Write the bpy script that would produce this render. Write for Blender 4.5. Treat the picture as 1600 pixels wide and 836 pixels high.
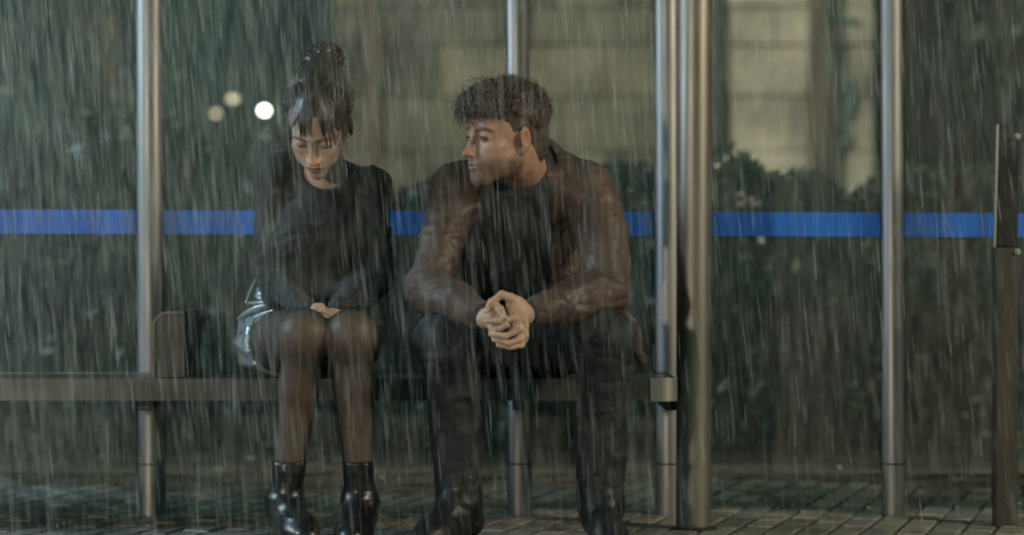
import bpy, math, random
import numpy as np
from mathutils import Vector, Matrix, Euler

random.seed(11)
RNG = np.random.default_rng(11)
R = math.radians
for o in list(bpy.data.objects):
    bpy.data.objects.remove(o)
SC = bpy.context.scene
COL = SC.collection

# ------------------------------------------------------------------ camera
CAMY, CAMZ, FPX = -6.0, 0.70, 3480.0
cam = bpy.data.cameras.new('camera')
cam.sensor_width = 36.0
cam.lens = 36.0 * FPX / 1600.0
cam.shift_y = -(430 - 418) / 1600.0 * -1.0
cam.clip_end = 400
cam.dof.use_dof = True
cam.dof.focus_distance = 5.75
cam.dof.aperture_fstop = 1.5
camo = bpy.data.objects.new('camera', cam)
COL.objects.link(camo)
camo.location = (0, CAMY, CAMZ)
camo.rotation_euler = (R(90), 0, 0)
SC.camera = camo


def P(px, py, y=0.0):
    """point at depth y that the photograph shows at (px, py)"""
    D = y - CAMY
    return np.array([(px - 800) * D / FPX, y, CAMZ + (430 - py) * D / FPX])


# ------------------------------------------------------------------ world, light, exposure
W = bpy.data.worlds.new('World')
SC.world = W
W.use_nodes = True
nt = W.node_tree
bg = nt.nodes['Background']
bg.inputs['Color'].default_value = (0.07, 0.42, 0.37, 1)
bg.inputs['Strength'].default_value = 0.25

SC.view_settings.view_transform = 'Standard'
SC.view_settings.look = 'None'
SC.view_settings.gamma = 1
SC.view_settings.exposure = 0.08
SC.cycles.use_denoising = True
SC.cycles.filter_width = 2.0
SC.cycles.max_bounces = 8
SC.cycles.diffuse_bounces = 2
SC.cycles.glossy_bounces = 3
SC.cycles.transmission_bounces = 3
SC.cycles.transparent_max_bounces = 40
SC.cycles.sample_clamp_indirect = 3
SC.cycles.caustics_reflective = False
SC.cycles.caustics_refractive = False


def lamp(name, loc, target, power, color, size, shape='DISK', spread=180):
    l = bpy.data.lights.new(name, 'AREA')
    l.shape = shape
    l.size = size
    l.energy = power
    l.color = color
    l.spread = R(spread)
    o = bpy.data.objects.new(name, l)
    COL.objects.link(o)
    o.location = loc
    d = Vector(target) - Vector(loc)
    o.rotation_euler = d.to_track_quat('-Z', 'Y').to_euler()
    return o


lamp('warm_street_light_front', (-4.3, -8.6, 1.6), (-0.1, 0, 0.9), 205, (1.0, 0.82, 0.62), 0.45)
lamp('cool_street_light_side', (-5.5, -0.6, 3.1), (0, 0.1, 1.0), 200, (0.68, 0.86, 1.0), 2.2)
lamp('warm_street_light_side', (4.6, -2.8, 3.0), (0, 0.1, 0.8), 155, (1.0, 0.84, 0.62), 1.3)
lamp('warm_added_wall_light', (-.9, 4.6, 5.0), (1.2, 6.8, 1.0), 200, (1.0, 0.86, 0.64), 0.5, 'DISK', 140)  # unseen light added to brighten the wall and ground behind the glass


# ------------------------------------------------------------------ materials
def mat(name, base=(0.5, 0.5, 0.5), rough=0.6, metal=0.0, bump=None, var=None, coat=0.0,
        attr=None, sss=0.0, spec=0.5, rvar=None, sheen=0.0, coords='Object'):
    m = bpy.data.materials.new(name)
    m.use_nodes = True
    n = m.node_tree
    b = n.nodes['Principled BSDF']
    b.inputs['Base Color'].default_value = (*base, 1)
    b.inputs['Roughness'].default_value = rough
    b.inputs['Metallic'].default_value = metal
    b.inputs['Specular IOR Level'].default_value = spec
    b.inputs['Coat Weight'].default_value = coat
    b.inputs['Coat Roughness'].default_value = 0.12
    b.inputs['Sheen Weight'].default_value = sheen
    if sss:
        b.inputs['Subsurface Weight'].default_value = sss
        b.inputs['Subsurface Radius'].default_value = (1, 0.35, 0.2)
        b.inputs['Subsurface Scale'].default_value = 0.006
    tc = n.nodes.new('ShaderNodeTexCoord')

    def noise(scale, detail=4, stretch=(1, 1, 1)):
        mp = n.nodes.new('ShaderNodeMapping')
        mp.inputs['Scale'].default_value = stretch
        t = n.nodes.new('ShaderNodeTexNoise')
        t.inputs['Scale'].default_value = scale
        t.inputs['Detail'].default_value = detail
        n.links.new(tc.outputs[coords], mp.inputs[0])
        n.links.new(mp.outputs[0], t.inputs['Vector'])
        return t.outputs['Fac']
    src = None
    if attr:
        a = n.nodes.new('ShaderNodeVertexColor')
        a.layer_name = attr
        src = a.outputs['Color']
    if var:
        # var = (scale, low, high[, stretch])
        f = noise(var[0], 5, var[3] if len(var) > 3 else (1, 1, 1))
        mr = n.nodes.new('ShaderNodeMapRange')
        mr.inputs['From Min'].default_value = 0.3
        mr.inputs['From Max'].default_value = 0.7
        mr.inputs['To Min'].default_value = var[1]
        mr.inputs['To Max'].default_value = var[2]
        n.links.new(f, mr.inputs['Value'])
        mx = n.nodes.new('ShaderNodeVectorMath')
        mx.operation = 'SCALE'
        if src:
            n.links.new(src, mx.inputs[0])
        else:
            mx.inputs[0].default_value = base
        n.links.new(mr.outputs[0], mx.inputs['Scale'])
        src = mx.outputs[0]
    if src:
        n.links.new(src, b.inputs['Base Color'])
    if rvar:
        f = noise(rvar[0], 4, rvar[3] if len(rvar) > 3 else (1, 1, 1))
        mr = n.nodes.new('ShaderNodeMapRange')
        mr.inputs['From Min'].default_value = 0.35
        mr.inputs['From Max'].default_value = 0.65
        mr.inputs['To Min'].default_value = rvar[1]
        mr.inputs['To Max'].default_value = rvar[2]
        n.links.new(f, mr.inputs['Value'])
        n.links.new(mr.outputs[0], b.inputs['Roughness'])
    if bump:
        # bump = (scale, strength, distance[, stretch])
        f = noise(bump[0], 6, bump[3] if len(bump) > 3 else (1, 1, 1))
        bp = n.nodes.new('ShaderNodeBump')
        bp.inputs['Strength'].default_value = bump[1]
        bp.inputs['Distance'].default_value = bump[2]
        n.links.new(f, bp.inputs['Height'])
        n.links.new(bp.outputs[0], b.inputs['Normal'])
    return m


M = {}
M['skin_w'] = mat('skin_light', (0.52, 0.33, 0.25), 0.42, attr='Col', sss=0.15, bump=(220, .2, .001), var=(55, .82, 1.12), rvar=(35, .45, .66))
M['skin_m'] = mat('skin_tanned', (0.50, 0.30, 0.21), 0.42, attr='Col', sss=0.15, bump=(220, .25, .001), var=(55, .78, 1.14), rvar=(35, .45, .66))
M['hair'] = mat('wet_dark_hair', (0.045, 0.034, 0.027), 0.34, spec=0.7, var=(30, .6, 1.6))
M['hair_m'] = mat('wet_brown_curls', (0.085, 0.060, 0.045), 0.34, spec=0.7, var=(40, .6, 1.6))
M['sweater'] = mat('black_wet_knit', (0.020, 0.022, 0.022), 0.75, bump=(240, .25, .002), var=(12, .7, 1.3), sheen=.1)
M['shirt'] = mat('black_wet_cotton', (0.016, 0.018, 0.019), 0.7, bump=(200, .2, .002), var=(9, .7, 1.3))
M['leather'] = mat('brown_wet_leather', (0.080, 0.052, 0.042), 0.55, bump=(70, .35, .003), var=(7, .6, 1.4), rvar=(16, .5, .74))
M['trousers'] = mat('black_wet_denim', (0.014, 0.018, 0.021), 0.7, bump=(160, .3, .002), var=(8, .7, 1.4))
M['satin'] = mat('dark_glossy_satin', (0.36, 0.44, 0.47), 0.30, bump=(16, .6, .02, (1, 1, .35)), coat=.3, metal=.45)
M['patent'] = mat('black_patent_leather', (0.008, 0.009, 0.010), 0.34, coat=.05, bump=(9, .06, .01))
M['boot_m'] = mat('black_scuffed_leather', (0.010, 0.012, 0.013), 0.55, bump=(90, .4, .003), rvar=(30, .36, .6), spec=.35)
M['rubber'] = mat('black_rubber_sole', (0.010, 0.010, 0.010), 0.6, bump=(80, .2, .002))
M['lip'] = mat('eyelash_black', (0.01, 0.008, 0.007), .5)
M['eye'] = mat('eye_white', (0.55, 0.50, 0.46), .15, coat=.5)
M['iris'] = mat('eye_iris', (0.03, 0.018, 0.01), .15, coat=.5)
M['nail'] = mat('finger_nail', (0.62, 0.42, 0.36), .22, coat=.5)
M['steel'] = mat('wet_brushed_steel', (0.30, 0.30, 0.30), 0.5, metal=1.0, bump=(60, .10, .002, (1, 1, .05)), rvar=(18, .44, .58, (1, 1, .15)), var=(10, .8, 1.1, (1, 1, .2)))
M['bronze'] = mat('wet_bronze_paint', (0.25, 0.235, 0.205), 0.50, metal=.9, bump=(60, .10, .002, (1, 1, .05)), rvar=(18, .42, .56, (1, 1, .15)))
M['brownpost'] = mat('dark_bronze_paint', (0.075, 0.068, 0.056), 0.45, metal=.4, bump=(60, .1, .002), rvar=(18, .38, .55, (1, 1, .15)))
M['darksteel'] = mat('dark_painted_steel', (0.026, 0.028, 0.027), 0.45, metal=.2, bump=(80, .1, .002), rvar=(20, .3, .5))
M['bench'] = mat('wet_bench_metal', (0.080, 0.085, 0.080), 0.4, metal=.55, bump=(70, .12, .002, (.1, 1, 1)), rvar=(14, .28, .5, (.3, 1, 1)), var=(9, .75, 1.15, (.3, 1, 1)))
M['endcap'] = mat('polished_steel_end', (0.46, 0.44, 0.39), 0.42, metal=.75, bump=(50, .1, .002))
M['blue'] = mat('blue_vinyl_band', (0.012, 0.14, 0.58), 0.5, var=(11, .5, 1.25, (1, 1, .12)))
M['paver'] = mat('wet_concrete_paver', (0.2, 0.19, 0.17), 0.4, attr='Col', bump=(45, .5, .006), rvar=(3, .10, .6), var=(22, .7, 1.25))
M['joint'] = mat('wet_gritty_soil', (0.075, 0.066, 0.048), 0.55, bump=(34, .8, .02), rvar=(5, .12, .7), var=(7, .35, 1.7))
M['leaf'] = mat('dark_hedge_leaf', (0.030, 0.052, 0.024), 0.42, attr='Col')
M['twig'] = mat('hedge_twig', (0.05, 0.04, 0.03), 0.8, bump=(40, .4, .01))
M['bark'] = mat('tree_bark', (0.075, 0.058, 0.042), 0.8, bump=(18, .8, .03, (1, 1, .25)), var=(6, .6, 1.3, (1, 1, .3)))
M['fallen'] = mat('fallen_leaf', (0.20, 0.13, 0.05), 0.4, attr='Col')
M['lamppole'] = mat('lamp_pole_paint', (0.04, 0.045, 0.045), 0.5, metal=.3, bump=(30, .1, .002))
M['brick'] = mat('unlit_red_brick', (0.055, 0.026, 0.020), .8, bump=(30, .5, .01), var=(3, .5, 1.4))  # brick colour lowered so the building looks unlit
M['plaster'] = mat('grey_plaster', (0.34, 0.32, 0.27), .85, bump=(14, .4, .02), var=(1.6, .55, 1.3))
M['trim'] = mat('pale_stone_trim', (0.33, 0.31, 0.27), .7, bump=(20, .3, .01), var=(4, .8, 1.1))
M['windowglass'] = mat('dark_window_glass', (0.015, 0.018, 0.02), .12)
M['teal'] = mat('teal_spray_paint', (0.06, 0.17, 0.16), .6, var=(8, .6, 1.2))
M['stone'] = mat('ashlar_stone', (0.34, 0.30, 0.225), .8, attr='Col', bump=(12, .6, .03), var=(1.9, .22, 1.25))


def emit(name, color, strength):
    m = bpy.data.materials.new(name)
    m.use_nodes = True
    b = m.node_tree.nodes['Principled BSDF']
    b.inputs['Base Color'].default_value = (*color, 1)
    b.inputs['Emission Color'].default_value = (*color, 1)
    b.inputs['Emission Strength'].default_value = strength
    return m


M['lamp_bright'] = emit('lamp_glass_bright', (1.0, 0.95, 0.80), 26)
M['lamp_dim'] = emit('lamp_glass_amber', (1.0, 0.80, 0.52), 2.2)


def glass_mat():
    m = bpy.data.materials.new('wet_misted_glass')
    m.use_nodes = True
    n = m.node_tree
    for x in list(n.nodes):
        n.nodes.remove(x)
    out = n.nodes.new('ShaderNodeOutputMaterial')
    tr = n.nodes.new('ShaderNodeBsdfTransparent')
    tr.inputs[0].default_value = (0.93, 0.97, 0.95, 1)
    gl = n.nodes.new('ShaderNodeBsdfGlossy')
    gl.inputs['Roughness'].default_value = 0.03
    df = n.nodes.new('ShaderNodeBsdfDiffuse')
    df.inputs[0].default_value = (0.75, 0.78, 0.76, 1)
    fr = n.nodes.new('ShaderNodeFresnel')
    fr.inputs[0].default_value = 1.45
    m1 = n.nodes.new('ShaderNodeMixShader')
    n.links.new(fr.outputs[0], m1.inputs[0])
    n.links.new(tr.outputs[0], m1.inputs[1])
    n.links.new(gl.outputs[0], m1.inputs[2])
    m2 = n.nodes.new('ShaderNodeMixShader')
    tc = n.nodes.new('ShaderNodeTexCoord')
    mp = n.nodes.new('ShaderNodeMapping')
    mp.inputs['Scale'].default_value = (1, 1, .22)
    t = n.nodes.new('ShaderNodeTexNoise')
    t.inputs['Scale'].default_value = 26
    t.inputs['Detail'].default_value = 6
    mr = n.nodes.new('ShaderNodeMapRange')
    mr.inputs['From Min'].default_value = .35
    mr.inputs['From Max'].default_value = .7
    mr.inputs['To Min'].default_value = .025
    mr.inputs['To Max'].default_value = .075
    n.links.new(tc.outputs['Object'], mp.inputs[0])
    n.links.new(mp.outputs[0], t.inputs['Vector'])
    n.links.new(t.outputs['Fac'], mr.inputs[0])
    n.links.new(mr.outputs[0], m2.inputs[0])
    n.links.new(m1.outputs[0], m2.inputs[1])
    n.links.new(df.outputs[0], m2.inputs[2])
    n.links.new(m2.outputs[0], out.inputs[0])
    return m


def rain_mat():
    m = bpy.data.materials.new('falling_water')
    m.use_nodes = True
    n = m.node_tree
    for x in list(n.nodes):
        n.nodes.remove(x)
    out = n.nodes.new('ShaderNodeOutputMaterial')
    tr = n.nodes.new('ShaderNodeBsdfTransparent')
    df = n.nodes.new('ShaderNodeBsdfDiffuse')
    df.inputs[0].default_value = (0.80, 0.88, 0.82, 1)
    tl = n.nodes.new('ShaderNodeBsdfTranslucent')
    tl.inputs[0].default_value = (0.80, 0.88, 0.82, 1)
    m1 = n.nodes.new('ShaderNodeMixShader')
    m1.inputs[0].default_value = .5
    n.links.new(df.outputs[0], m1.inputs[1])
    n.links.new(tl.outputs[0], m1.inputs[2])
    m2 = n.nodes.new('ShaderNodeMixShader')
    at = n.nodes.new('ShaderNodeVertexColor')
    at.layer_name = 'Col'
    n.links.new(at.outputs['Color'], m2.inputs[0])
    n.links.new(tr.outputs[0], m2.inputs[1])
    n.links.new(m1.outputs[0], m2.inputs[2])
    n.links.new(m2.outputs[0], out.inputs[0])
    return m


def tights_mat():
    m = bpy.data.materials.new('sheer_black_tights')
    m.use_nodes = True
    n = m.node_tree
    b = n.nodes['Principled BSDF']
    b.inputs['Base Color'].default_value = (0.012, 0.012, 0.014, 1)
    b.inputs['Roughness'].default_value = .5
    lw = n.nodes.new('ShaderNodeLayerWeight')
    lw.inputs[0].default_value = .5
    mr = n.nodes.new('ShaderNodeMapRange')
    mr.inputs['From Min'].default_value = 0.0
    mr.inputs['From Max'].default_value = 1.1
    mr.inputs['To Min'].default_value = .48
    mr.inputs['To Max'].default_value = .92
    n.links.new(lw.outputs['Facing'], mr.inputs[0])
    n.links.new(mr.outputs[0], b.inputs['Alpha'])
    return m


M['glass'] = glass_mat()
M['rain'] = rain_mat()
M['tights'] = tights_mat()


# ------------------------------------------------------------------ object helpers
def tag(o, label=None, cat=None, group=None, kind=None):
    if label: o['label'] = label
    if cat: o['category'] = cat
    if group: o['group'] = group
    if kind: o['kind'] = kind
    return o


def empty(name, loc=(0, 0, 0), label=None, cat=None, group=None):
    o = bpy.data.objects.new(name, None)
    COL.objects.link(o)
    o.location = loc
    o.empty_display_size = .1
    return tag(o, label, cat, group)


def link(name, me, m, parent=None, smooth=True):
    if m is not None:
        for mm in (m if isinstance(m, (list, tuple)) else [m]):
            me.materials.append(mm)
    o = bpy.data.objects.new(name, me)
    COL.objects.link(o)
    if parent is not None:
        o.parent = parent
        if parent.type == 'EMPTY':
            o.matrix_parent_inverse = Matrix.Translation(parent.location).inverted()
    if smooth:
        me.shade_smooth()
    return o


class MB:
    """collects vertices and faces (numpy or lists) for ONE mesh"""
    def __init__(s):
        s.v = []; s.f = []; s.c = []; s.n = 0; s.mi = []

    def add(s, v, f, col=None, mi=0):
        v = np.asarray(v, dtype=np.float32)
        s.v.append(v)
        f = [tuple(int(i) + s.n for i in q) for q in f] if not isinstance(f, np.ndarray) else (f + s.n).tolist()
        s.f += f
        s.mi += [mi] * len(f)
        if col is None: col = (0.5, 0.5, 0.5)
        c = np.asarray(col, dtype=np.float32)
        if c.ndim == 1: c = np.tile(c, (len(v), 1))
        s.c.append(c)
        s.n += len(v)

    def box(s, c, d, rot=0.0, bev=0.0, col=None, tilt=(0, 0)):
        x, y, z = d[0] / 2, d[1] / 2, d[2] / 2
        if bev <= 0:
            v = [(a * x, b * y, e * z) for a in (-1, 1) for b in (-1, 1) for e in (-1, 1)]
            f = [(0, 1, 3, 2), (4, 6, 7, 5), (0, 4, 5, 1), (2, 3, 7, 6), (0, 2, 6, 4), (1, 5, 7, 3)]
        else:
            # bevelled: octagonal plan with chamfered top and bottom
            def ring(ix, iy, zz):
                b2 = bev
                return [(-ix + b2, -iy, zz), (ix - b2, -iy, zz), (ix, -iy + b2, zz), (ix, iy - b2, zz),
                        (ix - b2, iy, zz), (-ix + b2, iy, zz), (-ix, iy - b2, zz), (-ix, -iy + b2, zz)]
            v = ring(x - bev, y - bev, -z) + ring(x, y, -z + bev) + ring(x, y, z - bev) + ring(x - bev, y - bev, z)
            f = [tuple(range(7, -1, -1)), tuple(range(24, 32))]
            for r in range(3):
                for i in range(8):
                    j = (i + 1) % 8
                    f.append((r * 8 + i, r * 8 + j, r * 8 + 8 + j, r * 8 + 8 + i))
        v = np.array(v, dtype=np.float32)
        if rot or tilt[0] or tilt[1]:
            m = np.array(Euler((tilt[0], tilt[1], rot)).to_matrix())
            v = v @ m.T
        s.add(v + np.asarray(c, dtype=np.float32), f, col)

    def tube(s, pts, rad, sides=8, cap=True, col=None, mi=0):
        pts = np.asarray(pts, dtype=np.float64)
        n = len(pts)
        rad = np.broadcast_to(np.asarray(rad, dtype=np.float64), (n,))
        t = np.gradient(pts, axis=0)
        t /= np.linalg.norm(t, axis=1)[:, None] + 1e-12
        up = np.array([0, 0, 1.0]) if abs(t[0][2]) < .9 else np.array([1.0, 0, 0])
        u = np.cross(t[0], up); u /= np.linalg.norm(u)
        V = []
        a = np.arange(sides) * 2 * np.pi / sides
        for i in range(n):
            u = u - t[i] * np.dot(u, t[i]); u /= np.linalg.norm(u) + 1e-12
            w = np.cross(t[i], u)
            V.append(pts[i] + rad[i] * (np.cos(a)[:, None] * u + np.sin(a)[:, None] * w))
        V = np.concatenate(V)
        F = []
        for i in range(n - 1):
            for k in range(sides):
                l = (k + 1) % sides
                F.append((i * sides + k, i * sides + l, (i + 1) * sides + l, (i + 1) * sides + k))
        if cap:
            F.append(tuple(range(sides - 1, -1, -1)))
            F.append(tuple((n - 1) * sides + k for k in range(sides)))
        s.add(V, F, col, mi)

    def lathe(s, c, prof, sides=24, col=None):
        """prof = [(r,z)...] around the vertical through c"""
        V = []; F = []
        for r, z in prof:
            for k in range(sides):
                a = 2 * math.pi * k / sides
                V.append((c[0] + r * math.cos(a), c[1] + r * math.sin(a), c[2] + z))
        for i in range(len(prof) - 1):
            for k in range(sides):
                l = (k + 1) % sides
                F.append((i * sides + k, i * sides + l, (i + 1) * sides + l, (i + 1) * sides + k))
        F.append(tuple(range(sides - 1, -1, -1)))
        F.append(tuple((len(prof) - 1) * sides + k for k in range(sides)))
        s.add(V, F, col)

    def mesh(s, name):
        me = bpy.data.meshes.new(name)
        v = np.concatenate(s.v)
        me.from_pydata(v.tolist(), [], s.f)
        ca = me.color_attributes.new('Col', 'FLOAT_COLOR', 'POINT')
        c = np.concatenate(s.c)
        ca.data.foreach_set('color', np.hstack([c, np.ones((len(c), 1), np.float32)]).ravel())
        if any(s.mi):
            me.polygons.foreach_set('material_index', s.mi)
        me.update()
        return me

    def build(s, name, m, parent=None, smooth=False):
        return link(name, s.mesh(name), m, parent, smooth)


def autosmooth(o, ang=35):
    o.data.shade_smooth()
    me = o.data
    bm_ang = R(ang)
    import bmesh
    b = bmesh.new(); b.from_mesh(me)
    for e in b.edges:
        e.smooth = not (len(e.link_faces) == 2 and e.calc_face_angle(0) > bm_ang)
    b.to_mesh(me); b.free()


# ------------------------------------------------------------------ SDF sculpting kit
class Field:
    def __init__(s, lo, hi, h):
        s.lo = np.asarray(lo, float); s.h = h
        s.n = np.ceil((np.asarray(hi, float) - s.lo) / h).astype(int) + 1
        s.ax = [(s.lo[i] + h * np.arange(s.n[i])).astype(np.float32) for i in range(3)]
        s.d = np.full(s.n, 1.0, np.float32)

    def _sub(s, lo, hi, pad):
        i0 = np.clip(np.floor((np.asarray(lo) - pad - s.lo) / s.h).astype(int), 0, s.n)
        i1 = np.clip(np.ceil((np.asarray(hi) + pad - s.lo) / s.h).astype(int) + 1, 0, s.n)
        if np.any(i1 - i0 < 1): return None
        sl = tuple(slice(i0[i], i1[i]) for i in range(3))
        X = s.ax[0][sl[0]][:, None, None]; Y = s.ax[1][sl[1]][None, :, None]; Z = s.ax[2][sl[2]][None, None, :]
        return sl, X, Y, Z

    def _apply(s, sl, e, k, op):
        d = s.d[sl]
        if op == 'add':
            if k > 0:
                hh = np.maximum(k - np.abs(d - e), 0) / k
                s.d[sl] = np.minimum(d, e) - hh * hh * k * .25
            else:
                s.d[sl] = np.minimum(d, e)
        elif op == 'sub':
            e = -e
            if k > 0:
                hh = np.maximum(k - np.abs(d - e), 0) / k
                s.d[sl] = np.maximum(d, e) + hh * hh * k * .25
            else:
                s.d[sl] = np.maximum(d, e)

    def cap(s, a, b, ra, rb=None, k=.02, op='add', flat=None):
        """tapered capsule; flat=(dir, f) squashes distance along dir by 1/f"""
        if rb is None: rb = ra
        a = np.asarray(a, float); b = np.asarray(b, float)
        rm = max(ra, rb) * (1 if flat is None else max(1, flat[1]))
        q = s._sub(np.minimum(a, b) - rm, np.maximum(a, b) + rm, k + 3 * s.h)
        if q is None: return
        sl, X, Y, Z = q
        ab = b - a; L = float(ab @ ab) + 1e-12
        px, py, pz = X - a[0], Y - a[1], Z - a[2]
        t = np.clip((px * ab[0] + py * ab[1] + pz * ab[2]) / L, 0, 1)
        qx, qy, qz = px - t * ab[0], py - t * ab[1], pz - t * ab[2]
        if flat is not None:
            u = np.asarray(flat[0], float); u = u / np.linalg.norm(u)
            c = (qx * u[0] + qy * u[1] + qz * u[2]) * (1 / flat[1] - 1)
            qx, qy, qz = qx + c * u[0], qy + c * u[1], qz + c * u[2]
        e = np.sqrt(qx * qx + qy * qy + qz * qz) - (ra + (rb - ra) * t)
        s._apply(sl, e, k, op)

    def ell(s, c, r, rot=None, k=.02, op='add'):
        c = np.asarray(c, float); r = np.asarray(r, float)
        rm = r.max() if rot is not None else r
        q = s._sub(c - rm, c + rm, k + 3 * s.h)
        if q is None: return
        sl, X, Y, Z = q
        x, y, z = X - c[0], Y - c[1], Z - c[2]
        if rot is not None:
            m = np.array(Euler([R(v) for v in rot]).to_matrix()).T
            x, y, z = (m[0, 0] * x + m[0, 1] * y + m[0, 2] * z, m[1, 0] * x + m[1, 1] * y + m[1, 2] * z,
                       m[2, 0] * x + m[2, 1] * y + m[2, 2] * z)
        k0 = np.sqrt((x / r[0]) ** 2 + (y / r[1]) ** 2 + (z / r[2]) ** 2)
        k1 = np.sqrt((x / r[0] ** 2) ** 2 + (y / r[1] ** 2) ** 2 + (z / r[2] ** 2) ** 2) + 1e-9
        e = k0 * (k0 - 1) / k1
        s._apply(sl, e, k, op)

    def chain(s, pts, rads, k=.01, flat=None):
        for i in range(len(pts) - 1):
            s.cap(pts[i], pts[i + 1], rads[i], rads[i + 1], k if i == 0 else min(k, .006), flat=flat)

    def plane(s, p, n, k=0.0):
        """cuts away the side the normal points to"""
        n = np.asarray(n, float); n /= np.linalg.norm(n)
        X = s.ax[0][:, None, None]; Y = s.ax[1][None, :, None]; Z = s.ax[2][None, None, :]
        e = (X - p[0]) * n[0] + (Y - p[1]) * n[1] + (Z - p[2]) * n[2]
        s.d = np.maximum(s.d, e.astype(np.float32))

    def extract(s):
        d = s.d
        sg = d < 0
        n = s.n - 1
        c = np.zeros(n, np.int8)
        for a in (0, 1):
            for b in (0, 1):
                for e in (0, 1):
                    c += sg[a:a + n[0], b:b + n[1], e:e + n[2]]
        act = (c > 0) & (c < 8)
        I = np.argwhere(act)
        idx = np.full(n, -1, np.int64)
        idx[act] = np.arange(len(I))
        pos = np.zeros((len(I), 3)); cnt = np.zeros(len(I))
        for ax in range(3):
            o1, o2 = [(1, 2), (0, 2), (0, 1)][ax]
            for a in (0, 1):
                for b in (0, 1):
                    off = np.zeros(3, int); off[o1] = a; off[o2] = b
                    p0 = I + off
                    p1 = p0.copy(); p1[:, ax] += 1
                    d0 = d[p0[:, 0], p0[:, 1], p0[:, 2]]; d1 = d[p1[:, 0], p1[:, 1], p1[:, 2]]
                    cr = (d0 < 0) != (d1 < 0)
                    t = np.where(cr, d0 / np.where(cr, d0 - d1, 1), 0)
                    q = p0.astype(float); q[:, ax] += t
                    pos[cr] += q[cr]; cnt[cr] += 1
        pos = pos / cnt[:, None] * s.h + s.lo
        F = []
        for ax in range(3):
            o1, o2 = [(1, 2), (2, 0), (0, 1)][ax]
            a = np.moveaxis(sg, ax, 0)
            e = np.argwhere(sg.take(range(0, s.n[ax] - 1), ax) != sg.take(range(1, s.n[ax]), ax))
            ok = (e[:, o1] > 0) & (e[:, o2] > 0) & (e[:, o1] < n[o1]) & (e[:, o2] < n[o2])
            e = e[ok]
            g = []
            for (u, v) in ((-1, -1), (0, -1), (0, 0), (-1, 0)):
                q = e.copy(); q[:, o1] += u; q[:, o2] += v
                g.append(idx[q[:, 0], q[:, 1], q[:, 2]])
            g = np.stack(g, 1)
            ins = sg[e[:, 0], e[:, 1], e[:, 2]]
            g[~ins] = g[~ins][:, ::-1]
            g = g[(g >= 0).all(1)]
            F.append(g)
        F = np.concatenate(F)
        used = np.zeros(len(pos), bool); used[F.ravel()] = True
        new = np.cumsum(used) - 1
        return pos[used], new[F]


def vnormals(v, f):
    a = v[f[:, 2]] - v[f[:, 0]]; b = v[f[:, 3]] - v[f[:, 1]]
    fn = np.cross(a, b)
    n = np.zeros_like(v)
    for i in range(4):
        np.add.at(n, f[:, i], fn)
    return n / (np.linalg.norm(n, axis=1)[:, None] + 1e-12)


_LAT = RNG.random((32, 32, 32))


def vnoise(p):
    i = np.floor(p).astype(int); f = p - i
    f = f * f * (3 - 2 * f)
    r = 0
    for a in (0, 1):
        for b in (0, 1):
            for c in (0, 1):
                w = (f[:, 0] if a else 1 - f[:, 0]) * (f[:, 1] if b else 1 - f[:, 1]) * (f[:, 2] if c else 1 - f[:, 2])
                r = r + w * _LAT[(i[:, 0] + a) & 31, (i[:, 1] + b) & 31, (i[:, 2] + c) & 31]
    return r


def folds(v, n, amp, freq, warp=1.5, wf=5.0, sharp=1.0, mask=None, seed=0.0):
    """ridge-like cloth folds pushed along the normals"""
    w = np.stack([vnoise(v * wf + 3.1 + seed), vnoise(v * wf + 17.7 + seed), vnoise(v * wf + 29.3 + seed)], 1) - .5
    q = v * np.asarray(freq) + w * warp + seed
    a = 1 - np.abs(2 * vnoise(q) - 1)
    b = 1 - np.abs(2 * vnoise(q * 2.1 + 9) - 1)
    x = (a ** (2 * sharp)) + .4 * b ** 2 - .55
    if mask is not None: x = x * mask
    return v + n * (x * amp)[:, None]


def creases(v, n, depth, freq, warp=1.6, wf=6.0, power=9, mask=None, seed=0.0):
    """narrow valleys such as leather and wet cloth make"""
    w = np.stack([vnoise(v * wf + 5.1 + seed), vnoise(v * wf + 11.7 + seed), vnoise(v * wf + 23.3 + seed)], 1) - .5
    q = v * np.asarray(freq) + w * warp + seed
    x = (1 - np.abs(2 * vnoise(q) - 1)) ** power
    if mask is not None: x = x * mask
    return v - n * (x * depth)[:, None]


def relax(v, f, it=1, lam=.5):
    for _ in range(it):
        s = np.zeros_like(v); c = np.zeros(len(v))
        for i in range(4):
            j = (i + 1) % 4
            np.add.at(s, f[:, i], v[f[:, j]]); np.add.at(c, f[:, i], 1)
            np.add.at(s, f[:, j], v[f[:, i]]); np.add.at(c, f[:, j], 1)
        v = v * (1 - lam) + lam * s / c[:, None]
    return v


# ------------------------------------------------------------------ the setting
def setting():
    mb = MB()
    mb.add([(-150, -60, 0), (150, -60, 0), (150, 200, 0), (-150, 200, 0)], [(0, 1, 2, 3)])
    mb.build('ground', M['joint'])
    bpy.data.objects['ground']['kind'] = 'structure'
    # real pavers, long side slanting away from the camera
    mb = MB()
    ang = R(-17)
    ca, sa = math.cos(ang), math.sin(ang)
    lw, ll = 0.085, 0.165
    for i in range(-60, 60):
        for j in range(-36, 36):
            u = (i + .5) * lw
            v = (j + (.5 if i % 2 else 0)) * ll
            x = ca * u - sa * v; y = sa * u + ca * v + 1.0
            if not (-3.0 < x < 3.2 and -1.4 < y < 1.35 + .25 * math.sin(x * 2.3)): continue
            g = random.uniform(.17, .29)
            c = (g * random.uniform(.98, 1.08), g, g * random.uniform(.84, .95))
            mb.box((x, y, .0 + random.uniform(-.003, .003) - .028), (lw - .007, ll - .008, .08), ang + random.uniform(-.015, .015), .006, c,
                   (random.uniform(-.012, .012), random.uniform(-.012, .012)))
    o = mb.build('pavement', M['paver'])
    o['kind'] = 'structure'
    o.location = (0, 0, -.008)


setting()


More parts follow.
